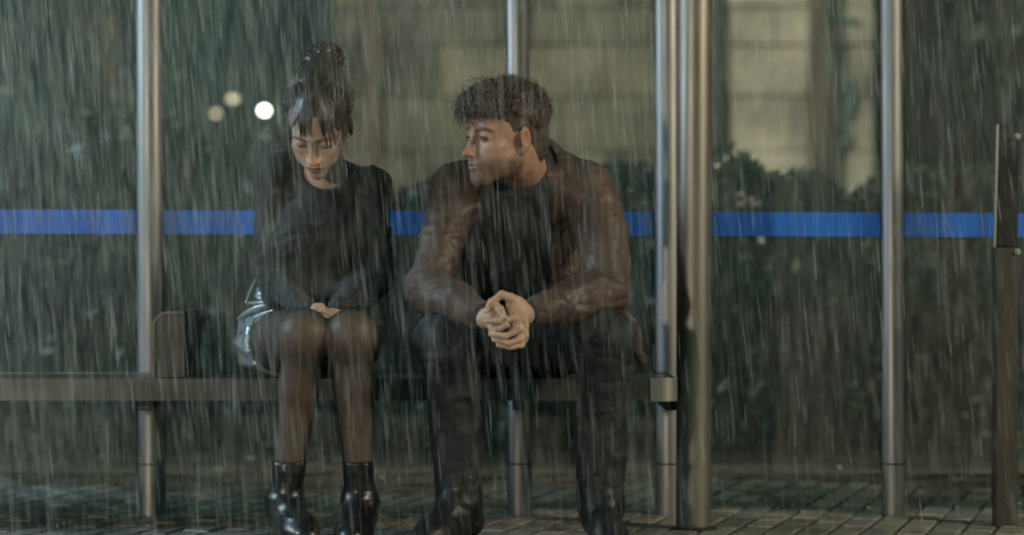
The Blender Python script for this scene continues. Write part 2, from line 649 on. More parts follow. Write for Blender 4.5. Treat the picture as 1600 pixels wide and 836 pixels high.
# ------------------------------------------------------------------ bus shelter
def rod(mb, x, y, z0, z1, r, lean=0.0, sides=28):
    mb.tube([(x + lean * (z0 - 1), y, z0), (x + lean * (z1 - 1), y, z1)], r, sides)


SY = 0.5
PXE, PXD, PXA, PXC = 235, 810, 1043, 1394
posts = [(PXE, .0395), (PXD, .0345), (PXA, .038), (PXC, .0335)]
shelter = empty('bus_shelter', (0, SY, 0), 'steel and glass bus shelter back wall with a blue band behind the seated couple', 'bus shelter')
for px, r in posts:
    mb = MB(); x = P(px, 430, SY)[0]
    rod(mb, x, SY, 0, 2.5, r, -.004)
    po = mb.build('post', M['steel'], shelter); autosmooth(po, 40)
    mb = MB(); rod(mb, x, SY, .004, .148, r + .0012, -.004)
    sl = mb.build('sleeve', M['steel'], po); autosmooth(sl, 40)
    mb = MB(); rod(mb, x, SY, .1485, .1535, r + .0015, -.004)
    mb.build('seam', M['rubber'], po)
mb = MB(); mb.box((0, SY, 2.53), (5.6, .09, .06), 0, .008)
mb.build('top_rail', M['steel'], shelter)
edges = [-2.6] + [P(p[0], 430, SY)[0] for p in posts] + [2.7]
rr = [0] + [p[1] for p in posts] + [0]
for i in range(5):
    x0, x1 = edges[i] + rr[i] + .002, edges[i + 1] - rr[i + 1] - .002
    mb = MB(); mb.box(((x0 + x1) / 2, SY, 1.3), (x1 - x0, .008, 2.36), 0, .0012)
    g = mb.build('glass_panel', M['glass'], shelter)
    mb = MB()
    zc = .851 - .0035 * ((x0 + x1) / 2)
    mb.box(((x0 + x1) / 2, SY - .0065, zc), (x1 - x0 - .001, .002, .0705), 0, 0, None, (0, .0035))
    mb.build('blue_band', M['blue'], g)
    for xx in (x0 + .02, x1 - .02):
        if abs(xx) < 2.5:
            pass

# nearer post at the bench end
mb = MB(); xb = P(1085, 430, .12)[0]
mb.tube([(xb - .003, .12, 0), (xb + .004, .12, 2.5)], .048, 32)
o = mb.build('shelter_post', M['bronze']); autosmooth(o, 40)
tag(o, 'thick bronze brown round post standing right at the end of the bench', 'post')
mb = MB(); mb.lathe((xb, .12, 0), [(.062, 0), (.062, .008), (.05, .012)], 28)
q = mb.build('foot_plate', M['darksteel'], o)

# short flat post on the far right
sp = empty('side_post', (1.37, .2, 0), 'short dark rectangular post with a pale glass edge at the far right', 'post')
mb = MB(); mb.box((1.372, .2, .388), (.064, .05, .776), 0, .004)
mb.build('lower_post', M['brownpost'], sp)
mb = MB(); mb.box((1.378, .2, .948), (.058, .03, .341), 0, .004, None, (0, .012))
mb.build('upper_plate', M['darksteel'], sp)
mb = MB(); mb.box((1.3455, .192, .948), (.0055, .02, .341), 0, .001, None, (0, .025))
mb.build('plate_edge', M['endcap'], sp)
for z in (1.085, .765):
    mb = MB(); mb.tube([(1.402, .172, z), (1.402, .19, z)], .009, 12); mb.tube([(1.402, .165, z), (1.402, .172, z)], .005, 8)
    mb.build('bolt', M['endcap'], sp)


# ------------------------------------------------------------------ bench
def bench():
    t = empty('bench', (-.8, .2, 0), 'long wet metal bench with a rounded bright end under the couple', 'bench')
    x0, x1, r = -2.3, .446, .045
    # seat plan with rounded right corners
    def plan(ins):
        pts = [(x0 + ins, .0 + ins), (x1 - r, ins)]
        for k in range(1, 7):
            a = -math.pi / 2 + k * math.pi / 12
            pts.append((x1 - r + (r - ins) * math.cos(a), r + (r - ins) * math.sin(a)))
        for k in range(0, 7):
            a = k * math.pi / 12
            pts.append((x1 - r + (r - ins) * math.cos(a), .40 - r + (r - ins) * math.sin(a)))
        pts.append((x0 + ins, .40 - ins))
        return pts
    def slab(mb, ins, z0, z1):
        p = plan(ins); n = len(p)
        v = [(a, b, z0) for a, b in p] + [(a, b, z1) for a, b in p]
        f = [tuple(range(n - 1, -1, -1)), tuple(range(n, 2 * n))] + [(i, (i + 1) % n, n + (i + 1) % n, n + i) for i in range(n)]
        mb.add(v, f)
    mb = MB(); slab(mb, .006, .372, .418)
    mb.build('seat', M['bench'], t)
    # band around the seat
    mb = MB(); po, pi = plan(0.0), plan(.0055); n = len(po)
    zz = (.362, .4215)
    v = [(a, b, zz[0]) for a, b in po] + [(a, b, zz[1]) for a, b in po] + [(a, b, zz[1]) for a, b in pi] + [(a, b, zz[0]) for a, b in pi]
    f = []
    for i in range(n):
        j = (i + 1) % n
        f += [(i, j, n + j, n + i), (n + i, n + j, 2 * n + j, 2 * n + i), (2 * n + i, 2 * n + j, 3 * n + j, 3 * n + i), (3 * n + i, 3 * n + j, j, i)]
    mb.add(v, f)
    o = mb.build('edge_band', M['bench'], t); autosmooth(o, 30)
    # polished end piece wrapped round the corner
    mb = MB(); a0 = [q for q in plan(-.003) if q[0] > x1 - r - .001 and q[1] < .2]; a0 = [(a0[0][0] - .028, a0[0][1])] + a0
    b0 = [(a, b) for a, b in plan(.0) if a > x1 - r - .001 and b < .2]; b0 = [(b0[0][0] - .028, b0[0][1])] + b0
    n = len(a0)
    v = [(a, b, .360) for a, b in a0] + [(a, b, .4235) for a, b in a0] + [(a, b, .4235) for a, b in b0] + [(a, b, .360) for a, b in b0]
    f = []
    for i in range(n - 1):
        j = i + 1
        f += [(i, j, n + j, n + i), (n + i, n + j, 2 * n + j, 2 * n + i), (2 * n + i, 2 * n + j, 3 * n + j, 3 * n + i), (3 * n + i, 3 * n + j, j, i)]
    f += [(0, n, 2 * n, 3 * n), (n - 1, 4 * n - 1, 3 * n - 1, 2 * n - 1)]
    mb.add(v, f)
    o = mb.build('end_piece', M['endcap'], t); autosmooth(o, 40)
    for px, r_ in posts[:3]:
        x = P(px, 430, SY)[0]
        x = P(px, 430, .3)[0]; mb = MB(); mb.box((x, .32, .342), (.036, .28, .036), 0, .004)
        mb.build('bracket', M['darksteel'], t)
    # armrest: bent band with a rounded upper corner round a dark web
    ax0, ax1, az0, az1 = P(238, 588, .05)[0], P(288, 588, .05)[0], .4225, .602
    R_ = .042
    def arc(ins):
        p = [(ax0 + ins, az0)]
        for k in range(9):
            a = math.pi - k * math.pi / 16
            p.append((ax0 + R_ + (R_ - ins) * math.cos(a), az1 - R_ + (R_ - ins) * math.sin(a)))
        p.append((ax1, az1 - ins))
        return p
    mb = MB(); A, B = arc(0), arc(.007); n = len(A)
    y0, y1 = .05, .36
    v = [(a, y0, b) for a, b in A] + [(a, y1, b) for a, b in A] + [(a, y1, b) for a, b in B] + [(a, y0, b) for a, b in B]
    f = []
    for i in range(n - 1):
        j = i + 1
        f += [(i, n + i, n + j, j), (n + i, 2 * n + i, 2 * n + j, n + j), (2 * n + i, 3 * n + i, 3 * n + j, 2 * n + j), (3 * n + i, i, j, 3 * n + j)]
    f += [(0, 3 * n, 2 * n, n), (n - 1, 2 * n - 1, 3 * n - 1, 4 * n - 1)]
    mb.add(v, f)
    ar = mb.build('armrest', M['bench'], t); autosmooth(ar, 40)
    mb = MB(); B = arc(.008); n = len(B)
    y0, y1 = .056, .354
    pl = B + [(ax1, az0)]
    n = len(pl)
    v = [(a, y0, b) for a, b in pl] + [(a, y1, b) for a, b in pl]
    f = [tuple(range(n)), tuple(range(2 * n - 1, n - 1, -1))] + [(i, n + i, n + (i + 1) % n, (i + 1) % n) for i in range(n)]
    mb.add(v, f)
    mb.build('web', M['darksteel'], ar)


bench()


# ------------------------------------------------------------------ people
def rotm(yaw, pitch, roll=0):
    return np.array((Matrix.Rotation(R(yaw), 3, 'Z') @ Matrix.Rotation(R(pitch), 3, 'X') @ Matrix.Rotation(R(roll), 3, 'Y')))


def sdf_mesh(F, amp=None, smooth=0, cut=None):
    v, f = F.extract()
    # outward faces
    a, b, c = v[f[:, 0]], v[f[:, 1]], v[f[:, 2]]
    if np.einsum('ij,ij->i', a, np.cross(b, c)).sum() < 0: f = f[:, ::-1]
    if smooth: v = relax(v, f, smooth)
    return v, f


def make_head(female, RM, C, S, neckbase, extra=None):
    """returns world vertices, faces, colours of head with neck; local: face -Y"""
    def L(p): return RM.T @ (np.asarray(p, float) - C) / S
    F = Field((-.115, -.15, -.24), (.115, .15, .15), .0023)
    w = .95 if female else 1.0
    F.ell((0, .018, .048), (.074 * w, .094, .082), k=0)
    F.ell((0, -.026, -.010), (.060 * w, .060, .080), k=.03)
    F.ell((0, -.034, .052), (.058 * w, .047, .048), k=.02)
    jr = .010 if female else .017
    for sx in (-1, 1):
        F.cap((sx * (.046 if female else .050), .0, -.042), (sx * (.011 if female else .016), -.072, -.086), jr, jr, k=.03)
        F.ell((sx * .043 * w, -.058, -.012), (.018, .018, .014), k=.022)
        F.ell((sx * .030 * w, -.056, -.042), (.024, .026, .028), k=.025)
        F.cap((sx * .010, -.087, .029 + (.004 if female else 0)), (sx * .043, -.074, .034), .0055 if female else .0070, k=.018)
    F.ell((0, -.080, -.089), (.018, .015, .015), k=.018)
    F.ell((0, -.076, -.052), (.028, .022, .028), k=.02)
    for sx in (-1, 1):
        F.ell((sx * .031, -.095, .011), (.017, .015, .012), k=.013, op='sub')
    ln = .0 if female else .004
    F.cap((0, -.087, .022), (0, -.104 - ln, -.018), .0062, .0078, k=.012)
    F.ell((0, -.110 - ln, -.026), (.0090, .0095, .0085), k=.008)
    for sx in (-1, 1):
        F.ell((sx * .0120, -.099 - ln, -.029), (.0065, .009, .0065), k=.006)
        F.ell((sx * .0065, -.104 - ln, -.0365), (.0028, .004, .003), k=.003, op='sub')
        # eyelids round the eyeball
        F.ell((sx * .031, -.0755, .0135), (.0150, .0135, .0125), k=.005)
    F.cap((-.017, -.0955, -.051), (0, -.099, -.049), .0030, .0046, k=.006)
    F.cap((.017, -.0955, -.051), (0, -.099, -.049), .0030, .0046, k=.006)
    F.ell((0, -.0955, -.0605), (.015, .0075, .0055), k=.006)
    F.cap((-.021, -.100, -.0555), (.021, -.100, -.0555), .0016, .0016, k=.003, op='sub')
    for sx in (-1, 1):
        F.ell((sx * .0775 * w, .008, .004), (.0075, .0185, .030), (8, 0, sx * 18), k=.008)
        F.ell((sx * .0865 * w, .003, .007), (.0075, .0105, .018), (8, 0, sx * 18), k=.004, op='sub')
        F.cap((sx * .076 * w, -.002, -.022), (sx * .074 * w, .0, -.028), .006, k=.006)
    nb = L(neckbase)
    F.cap((0, .030, -.045), nb, .048 if female else .058, .049 if female else .064, k=.03)
    if extra: extra(F, L)
    v, f = sdf_mesh(F, smooth=2)
    base = np.array((.58, .41, .33) if female else (.43, .255, .18))
    c = np.tile(base, (len(v), 1))

    def blend(mask, col, amt):
        mask = np.clip(mask, 0, 1)[:, None] * amt
        c[:] = c * (1 - mask) + np.asarray(col) * mask

    def gs(cx, cy, cz, rx, ry, rz):
        q = ((v[:, 0] - cx) / rx) ** 2 + ((v[:, 1] - cy) / ry) ** 2 + ((v[:, 2] - cz) / rz) ** 2
        return np.exp(-q)
    red = (.50, .20, .14)
    blend(gs(0, -.115, -.025, .013, .02, .014), red, .55)
    for sx in (-1, 1):
        blend(gs(sx * .04, -.065, -.025, .02, .03, .02), red, .35)
        blend(gs(sx * .08, .005, 0, .02, .03, .03), red, .35)
        blend(gs(sx * .031, -.088, .010, .016, .012, .008), (.16, .09, .07), .65 if female else .62)  # shade of the eye sockets painted into the skin colour
        # lash line and brow
        e = np.abs(v[:, 2] - (.0085 if female else .0125) + 3.2 * (v[:, 0] - sx * .031) ** 2 * 8)
        blend((e < .0026) * (np.abs(v[:, 0] - sx * .031) < .0135) * (v[:, 1] < -.070), (.02, .014, .012), .92)
        bz = .0335 + (.003 if female else 0) - .12 * (np.abs(v[:, 0] - sx * .03)) - 6 * (v[:, 0] - sx * .030) ** 2
        br = (np.abs(v[:, 2] - bz) < (.0030 if female else .0050)) * (np.abs(v[:, 0] - sx * .030) < .0205) * (v[:, 1] < -.055)
        blend(br * (.7 + .3 * vnoise(v * 300)), (.035, .022, .016), .85)
    lips = (np.abs(v[:, 2] + .0555) < .0085 - 12 * v[:, 0] ** 2) * (np.abs(v[:, 0]) < .022) * (v[:, 1] < -.088)
    blend(lips, (.33, .12, .10) if female else (.34, .16, .12), .7)
    blend((np.abs(v[:, 2] + .0555) < .0018) * (np.abs(v[:, 0]) < .021) * (v[:, 1] < -.085), (.06, .02, .02), .8)
    if not female:
        st = np.clip((-.030 - v[:, 2] + .02 * (v[:, 1] + .06)) / .02, 0, 1) * (v[:, 1] < .012) * np.clip((.02 + v[:, 1] * -1) / .02, 0, 1)
        st = st * np.clip((v[:, 2] + .135) / .02, 0, 1)
        blend(st * (.55 + .45 * vnoise(v * 260)) * (1 - lips), (.075, .052, .04), .85)
    wv = v @ RM.T * S + C
    return wv, f, c, L


def concat(parts):
    V = []; F = []; C_ = []; n = 0
    for v, f, c in parts:
        V.append(v); F.append(f + n); n += len(v)
        C_.append(c if c.ndim == 2 else np.tile(c, (len(v), 1)))
    return np.concatenate(V), np.concatenate(F), np.concatenate(C_)


def npmesh(name, v, f, c=None):
    me = bpy.data.meshes.new(name)
    me.from_pydata(v.tolist(), [], f.tolist())
    if c is not None:
        ca = me.color_attributes.new('Col', 'FLOAT_COLOR', 'POINT')
        ca.data.foreach_set('color', np.hstack([c, np.ones((len(c), 1))]).astype(np.float32).ravel())
    me.update()
    return me


def bez(a, b, c, d, n):
    t = np.linspace(0, 1, n)[:, None]
    return (1 - t) ** 3 * a + 3 * (1 - t) ** 2 * t * b + 3 * (1 - t) * t * t * c + t ** 3 * d


# ---- the woman
WC = np.array([P(498, 198, -.14)[0], -.14, P(498, 198, -.14)[2]])
WR = rotm(-9, 46, 4)
WS = 1.03


def woman():
    neck = np.array([-.505, .0, .992])
    def chest(F, L):
        F.cap(L((-.55, .025, .955)), L((-.46, .025, .950)), .040, k=.05)
        F.cap(L((-.505, .025, .93)), L((-.505, .035, .86)), .068, .065, k=.04)
    hv, hf, hc, L = make_head(True, WR, WC, WS, neck, chest)
    skin = np.array((.58, .41, .33))
    # torso, arms, legs
    hipL, hipR = np.array([-.655, .13, .515]), np.array([-.455, .13, .515])
    kL, kR = np.array([P(475, 522, -.36)[0], -.36, P(475, 522, -.36)[2] - .002]), np.array([P(549, 524, -.36)[0], -.36, .548])
    aL, aR = np.array([P(446, 760, -.26)[0], -.26, .13]), np.array([P(562, 760, -.27)[0], -.27, .13])
    shL, shR = np.array([-.650, .01, .974]), np.array([-.380, .01, .936])
    eL, eR = np.array([-.637, -.03, .700]), np.array([-.362, -.04, .69])
    wL, wR = np.array([-.535, -.21, .60]), np.array([-.455, -.21, .602])
    B = Field((-.82, -.50, .03), (-.26, .36, 1.02), .006)
    B.cap((-.555, .17, .55), (-.545, .08, .74), .10, .10, k=0, flat=((0, 1, 0), .8))
    B.cap((-.545, .08, .74), (-.515, .02, .90), .10, .09, k=.05, flat=((0, 1, 0), .75))
    B.cap(shL, shR, .035, k=.04)
    for s_, e_, w_ in ((shL, eL, wL), (shR, eR, wR)):
        B.chain([s_, e_, w_], [.034, .030, .022], k=.03)
    for h_, k_, a_ in ((hipL, kL, aL), (hipR, kR, aR)):
        legs(B, h_, k_, a_, 0.0)
    bv, bf = sdf_mesh(B, smooth=1)
    # small hands folded between the thighs
    H = Field((-.60, -.34, .50), (-.40, -.14, .68), .0022)
    for sx, w_ in ((-1, wL), (1, wR)):
        pc = np.array([-.497 + sx * .018, -.262, .586])
        H.cap(w_, pc, .022, .025, k=.01, flat=((0, 0, 1), .8))
        for i in range(4):
            b0 = pc + np.array([sx * -.004, -.014 - .0, .018 - i * .0135])
            b1 = b0 + np.array([-sx * .024, -.014, .002])
            b2 = b1 + np.array([-sx * .016, .008 * (1 if sx > 0 else 1), -.006])
            H.chain([b0, b1, b2], [.0082, .0075, .0064], k=.004)
        H.chain([pc + (0, -.005, .022), pc + (-sx * .012, -.018, .033), pc + (-sx * .030, -.022, .030)], [.009, .0085, .0068], k=.006)
    gv, gf = sdf_mesh(H)
    V, F_, C_ = concat([(hv, hf, hc), (bv, bf, skin), (gv, gf, np.array((.52, .34, .26)))])
    me = npmesh('person', V, F_, C_)
    body = link('person', me, M['skin_w'])
    tag(body, 'woman in black sweater and sheer tights looking down with hair in a topknot', 'person')
    # tights
    T = Field((-.82, -.50, .10), (-.26, .36, .70), .005)
    for h_, k_, a_ in ((hipL, kL, aL), (hipR, kR, aR)):
        legs(T, h_, k_, a_, .0035)
    v, f = sdf_mesh(T, smooth=1)
    link('tights', npmesh('tights', v, f), M['tights'], body)
    # sweater
    S = Field((-.82, -.36, .50), (-.24, .36, 1.06), .006)
    S.cap((-.555, .16, .60), (-.545, .07, .76), .142, .142, k=0, flat=((0, 1, 0), .78))
    S.cap((-.545, .07, .76), (-.517, .02, .88), .142, .118, k=.05, flat=((0, 1, 0), .78))
    S.ell((-.525, -.045, .79), (.11, .06, .09), k=.06)
    S.cap(shL, shR, .043, k=.05)
    S.cap((-.505, .03, .965), shL + (.03, 0, 0), .048, .046, k=.04); S.cap((-.505, .03, .970), shR - (.03, 0, 0), .048, .046, k=.04)
    for s_, e_, w_ in ((shL, eL, wL), (shR, eR, wR)):
        S.chain([s_, e_ * .5 + s_ * .5, e_, w_ * .97 + e_ * .03], [.048, .050, .046, .032], k=.03)
    # folds of loose knit pooling in the lap
    S.cap((-.62, -.02, .64), (-.42, -.03, .65), .05, k=.06)
    S.ell((-.496, -.060, .986), (.068, .076, .056), k=.01, op='sub')
    S.plane((0, 0, .575), (0, 0, -1))
    v, f = sdf_mesh(S, smooth=2)
    n = vnormals(v, f)
    nk = np.clip(np.linalg.norm((v - np.array([-.50, -.05, 1.0])) / np.array([.12, .13, .11]), axis=1) - .75, 0, 1)
    v = folds(v, n, .012, (9, 9, 12), 2.2, 6, seed=3, mask=np.clip(nk * 3, 0, 1))
    v = creases(v, n, .005, (12, 12, 18), 2.4, 8, 6, seed=51, mask=np.clip(nk * 3, 0, 1))
    sw = link('sweater', npmesh('sweater', v, f), M['sweater'], body)
    # skirt
    K = Field((-.86, -.30, .40), (-.28, .38, .76), .006)
    K.ell((-.560, .155, .525), (.190, .170, .106), k=0)
    K.cap((-.557, .14, .56), (-.55, .10, .69), .150, .135, k=.06, flat=((0, 1, 0), .8))
    for h_, k_ in ((hipL, kL), (hipR, kR)):
        K.cap(h_, h_ + (k_ - h_) * .45, .098, .092, k=.04)
        K.plane((-.62, .03, .5), (.55, -.82, .10))
    K.plane((0, 0, .424), (0, 0, -1))
    v, f = sdf_mesh(K, smooth=1)
    n = vnormals(v, f)
    v = folds(v, n, .016, (6, 6, 16), 2.0, 7, seed=8, sharp=1.6, mask=np.clip((v[:, 2] - .43) / .03, 0, 1))
    link('skirt', npmesh('skirt', v, f), M['satin'], body)
    # crumpled satin hem standing up beside the sleeve
    mb = MB()
    for a_, b_, c_, r_ in (((405, 408), (409, 442), (437, 470), .006), ((407, 425), (392, 452), (385, 474), .005), ((385, 474), (410, 473), (438, 472), .005),
                           ((372, 500), (395, 476), (440, 474), .007), ((376, 520), (392, 492), (436, 484), .006), ((380, 545), (386, 505), (425, 489), .005)):
        p = [P(a_[0], a_[1], .06), P(b_[0], b_[1], .0), P(c_[0], c_[1], -.05)]
        t = np.linspace(0, 1, 12)[:, None]
        q = (1 - t) ** 2 * p[0] + 2 * t * (1 - t) * p[1] + t * t * p[2]
        mb.tube(q, r_ * (.6 + .6 * np.sin(np.linspace(.2, 2.9, 12))), 8)
    mb.build('hem_fold', M['satin'], body, True)
    # hair
    hair = woman_hair(body)
    # boots
    for a_, k_, dirv, in ((aL, kL, np.array([.42, -.91])), (aR, kR, np.array([-.06, -1.0]))):
        ankle_boot(body, a_, dirv, M['patent'], .037, .222, .095, .235, True, (k_ - a_) * .27)
    return body


def legs(B, h, k, a, off):
    d = np.array([0, .02, 0])
    B.cap(h, k + (0, .012, .0), .092 + off, .061 + off, k=.02)
    B.ell(k + (0, -.004, .0), (.050 + off, .050 + off, .056 + off), k=.03)
    m = k * .68 + a * .32 + (0, .030, 0)
    B.cap(k + (0, .012, -.015), m, .050 + off, .049 + off, k=.03)
    B.cap(m, a, .048 + off, .031 + off, k=.02)


def woman_hair(body):
    RM, C, S = WR, WC, WS
    F = Field((-.12, -.14, -.10), (.12, .24, .24), .0032)
    F.ell((0, .024, .052), (.0835, .102, .091), k=0)
    F.ell((0, .07, .0), (.068, .055, .075), k=.03)
    F.cap((0, .06, .085), (0, .120, .100), .058, .036, k=.05)
    F.cap((-.072, .0, .02), (-.070, .01, -.02), .016, k=.02); F.cap((.072, .0, .02), (.070, .01, -.02), .016, k=.02)
    # face opening
    F.ell((0, -.100, -.005), (.066, .065, .080), k=.03, op='sub')
    bun = np.array([0, .148, .096])
    v, f = sdf_mesh(F, smooth=1)
    n = vnormals(v, f)
    v = folds(v, n, .004, (60, 12, 12), 1.0, 12, seed=2)
    # bun lump
    G = Field(bun - .066, bun + .066, .003)
    G.ell(bun, (.046, .042, .040), k=0)
    v2, f2 = sdf_mesh(G, smooth=1)
    n2 = vnormals(v2, f2)
    v2 = folds(v2, n2, .010, (38, 38, 38), 2.0, 20, seed=5)
    V, FF, _ = concat([(v, f, np.zeros(3)), (v2, f2, np.zeros(3))])
    o = link('hair', npmesh('hair', V @ RM.T * S + C, FF), M['hair'], body)
    rg = np.random.default_rng(5)
    mb = MB()
    c0 = np.array([0, .022, .05]); er = np.array([.0850, .104, .093])

    def surf(d, s=1.0):
        d = d / np.linalg.norm(d)
        return c0 + d * (s / np.linalg.norm(d / er))
    g = RM.T @ np.array([0, 0, -1.0])
    bd = (bun - c0); bd /= np.linalg.norm(bd)
    for i in range(900):
        a = rg.uniform(-2.6, 2.6)
        # hairline loop around the head, 0 = forehead
        el = .62 - .75 * (abs(a) / 1.5) ** 1.2 if abs(a) < 1.5 else -.13 - .35 * (abs(a) - 1.5)
        el += rg.uniform(0, 1.0) ** 1.2 * (.7 if abs(a) > 1.5 else 1.0)
        d0 = np.array([math.sin(a) * math.cos(el), -math.cos(a) * math.cos(el), math.sin(el)])
        om = math.acos(np.clip(d0 @ bd, -1, 1)); N = 12
        pts = []
        lift = rg.uniform(1.0, 1.05)
        for t in np.linspace(0, .93, N):
            d = (math.sin((1 - t) * om) * d0 + math.sin(t * om) * bd) / max(math.sin(om), .05)
            pts.append(surf(d, lift + .05 * t * t + .01 * math.sin(9 * t + i)))
        pts[-1] = pts[-1] * .4 + bun * .6 + rg.normal(0, .008, 3)
        mb.tube(np.array(pts) @ RM.T * S + C, rg.uniform(.0008, .0022) * np.sin(np.linspace(.5, 2.6, N)), 4)
    # bun coils
    for i in range(150):
        ax = rg.normal(0, 1, 3); ax /= np.linalg.norm(ax)
        u = np.cross(ax, rg.normal(0, 1, 3)); u /= np.linalg.norm(u); w = np.cross(ax, u)
        r = rg.uniform(.034, .049); t = np.linspace(0, rg.uniform(1.5, 4), 12)[:, None]
        q = bun + np.cos(t) * u * r + np.sin(t) * w * r + rg.normal(0, .003, 3)
        mb.tube(q @ RM.T * S + C, rg.uniform(.0008, .0022), 4)
    # wet fringe in pointed locks with gaps of forehead between them
    for lk in range(14):
        a = -.74 + lk * 1.48 / 13 + rg.normal(0, .05)
        ln = rg.uniform(.018, .050) * (1.6 if abs(a) > .45 else 1)
        drift = rg.normal(0, .007)
        for j in range(11):
            aa = a + rg.normal(0, .05)
            top = [surf(np.array([math.sin(aa * (1 - .25 * t)) * math.cos(e), -math.cos(aa) * math.cos(e), math.sin(e)]), 1.03)
                   for t, e in ((1, 1.25), (.7, 1.0), (.4, .78), (.15, .58))]
            p3 = top[-1]
            aim = surf(np.array([math.sin(a), -math.cos(a), .30]), 1.0)
            tip = p3 * .2 + aim * .8 + g * ln + np.array([drift, -.004, 0]) + rg.normal(0, .0018, 3)
            mid = (p3 + tip) / 2 + np.array([drift * .3, -.007, .002])
            pts = np.array(top + [p3 * .5 + mid * .5 + (0, -.003, 0), mid, mid * .45 + tip * .55, tip])
            mb.tube(pts @ RM.T * S + C, np.array([.6, .9, 1.1, 1.1, 1.05, .95, .7, .2]) * rg.uniform(.0009, .0017), 4)
    # side locks hanging beside the ears and loose wisps
    for i in range(70):
        sx = rg.choice([-1, 1])
        a0 = np.array([sx * rg.uniform(.066, .078), rg.uniform(-.045, .03), rg.uniform(.02, .06)])
        ln = rg.uniform(.04, .10)
        a3 = a0 + g * ln + rg.normal(0, .006, 3)
        mb.tube(bez(a0, a0 + g * ln * .3 + np.array([sx * .004, 0, 0]), a3 - g * ln * .3 + rg.normal(0, .004, 3), a3, 8) @ RM.T * S + C,
                np.linspace(1, .3, 8) * rg.uniform(.0007, .0014), 4)
    for i in range(110):
        a0 = bun + rg.normal(0, .03, 3)
        d = a0 - bun; d /= np.linalg.norm(d)
        a3 = a0 + d * rg.uniform(.01, .035) + rg.normal(0, .01, 3)
        mb.tube(bez(a0, a0 + d * .015, a3 + rg.normal(0, .01, 3), a3, 7) @ RM.T * S + C, .0006, 3)
    for i in range(160):
        d = rg.normal(0, 1, 3); d[2] = abs(d[2]) * .7; d /= np.linalg.norm(d)
        if d[1] < -.5: continue
        a0 = surf(d, 1.02); a3 = a0 + d * rg.uniform(.004, .020) + g * rg.uniform(0, .03) + rg.normal(0, .010, 3)
        mb.tube(bez(a0, a0 + d * .010 + rg.normal(0, .004, 3), a3 + rg.normal(0, .006, 3), a3, 7) @ RM.T * S + C, .0005, 3)
    mb.build('strands', M['hair'], o, True)
    return o


def ankle_boot(parent, a, dirv, m, r, top, toe_w, length, heel, lean=np.zeros(3)):
    dirv = dirv / np.linalg.norm(dirv)
    D3 = np.array([dirv[0], dirv[1], 0])
    c = np.array([a[0], a[1], 0])
    hh = .045 if heel else .028
    F = Field(c + (-.26, -.26, 0), c + (.26, .16, top + .03), .005)
    hb = c - D3 * .045
    F.cap(c + (0, 0, .09), c + lean * np.array([1, 1, 0]) + (0, 0, top + .03), r, r + .005, k=0)
    F.cap(hb + (0, 0, hh + .03), c + (0, 0, .11), .034, r, k=.03)
    ball = c + D3 * (length * .48)
    toe = c + D3 * (length * .68)
    F.cap(hb + (0, 0, hh + .030), ball + (0, 0, hh * .5 + .028), .036, .044, k=.02, flat=((0, 0, 1), .85))
    F.cap(c + (0, 0, .11), ball + (0, 0, hh * .5 + .035), .042, .032, k=.04)
    F.cap(ball + (0, 0, hh * .5 + .024), toe + (0, 0, hh * .5 + .022), .044, .036, k=.02, flat=((0, 0, 1), .8))
    F.plane((0, 0, top), (0, 0, 1))
    F.plane((0, 0, hh * .55), (0, 0, -1))
    v, f = sdf_mesh(F, smooth=1)
    n = vnormals(v, f)
    v = folds(v, n, .005, (10, 10, 26), 1.5, 12, seed=4 + a[0], mask=np.clip((v[:, 2] - .05) / .05, 0, 1))
    b = link('boot', npmesh('boot', v, f), m, parent)
    G = Field(c + (-.26, -.26, -.02), c + (.26, .16, .08), .005)
    G.cap(hb + (0, 0, .01), hb + D3 * .02 + (0, 0, hh + .01), .036, .036, k=0)
    if not heel:
        G.cap(hb + (0, 0, .02), ball + (0, 0, .02), .038, .046, k=.02)
    G.cap(ball - D3 * .03 + (0, 0, .01), toe + (0, 0, .01), .047, .040, k=.02)
    G.plane((0, 0, .004), (0, 0, -1))
    G.plane((0, 0, hh * .58), (0, 0, 1))
    v, f = sdf_mesh(G, smooth=0)
    link('sole', npmesh('sole', v, f), M['rubber'], b)
    return b


# ---- the man
MS = 1.07
MC = np.array([P(789, 216, -.22)[0], -.22, P(793, 219, -.22)[2]])
MR = rotm(-56, 5, 4)


def HZ(zx, zy, dy=0.0):
    """position in the close view of the clasped hands"""
    return np.array([-.016 + (zx / 6.97 - 50) / 633, -.50 + dy, .586 - (zy / 6.97 - 62) / 633])


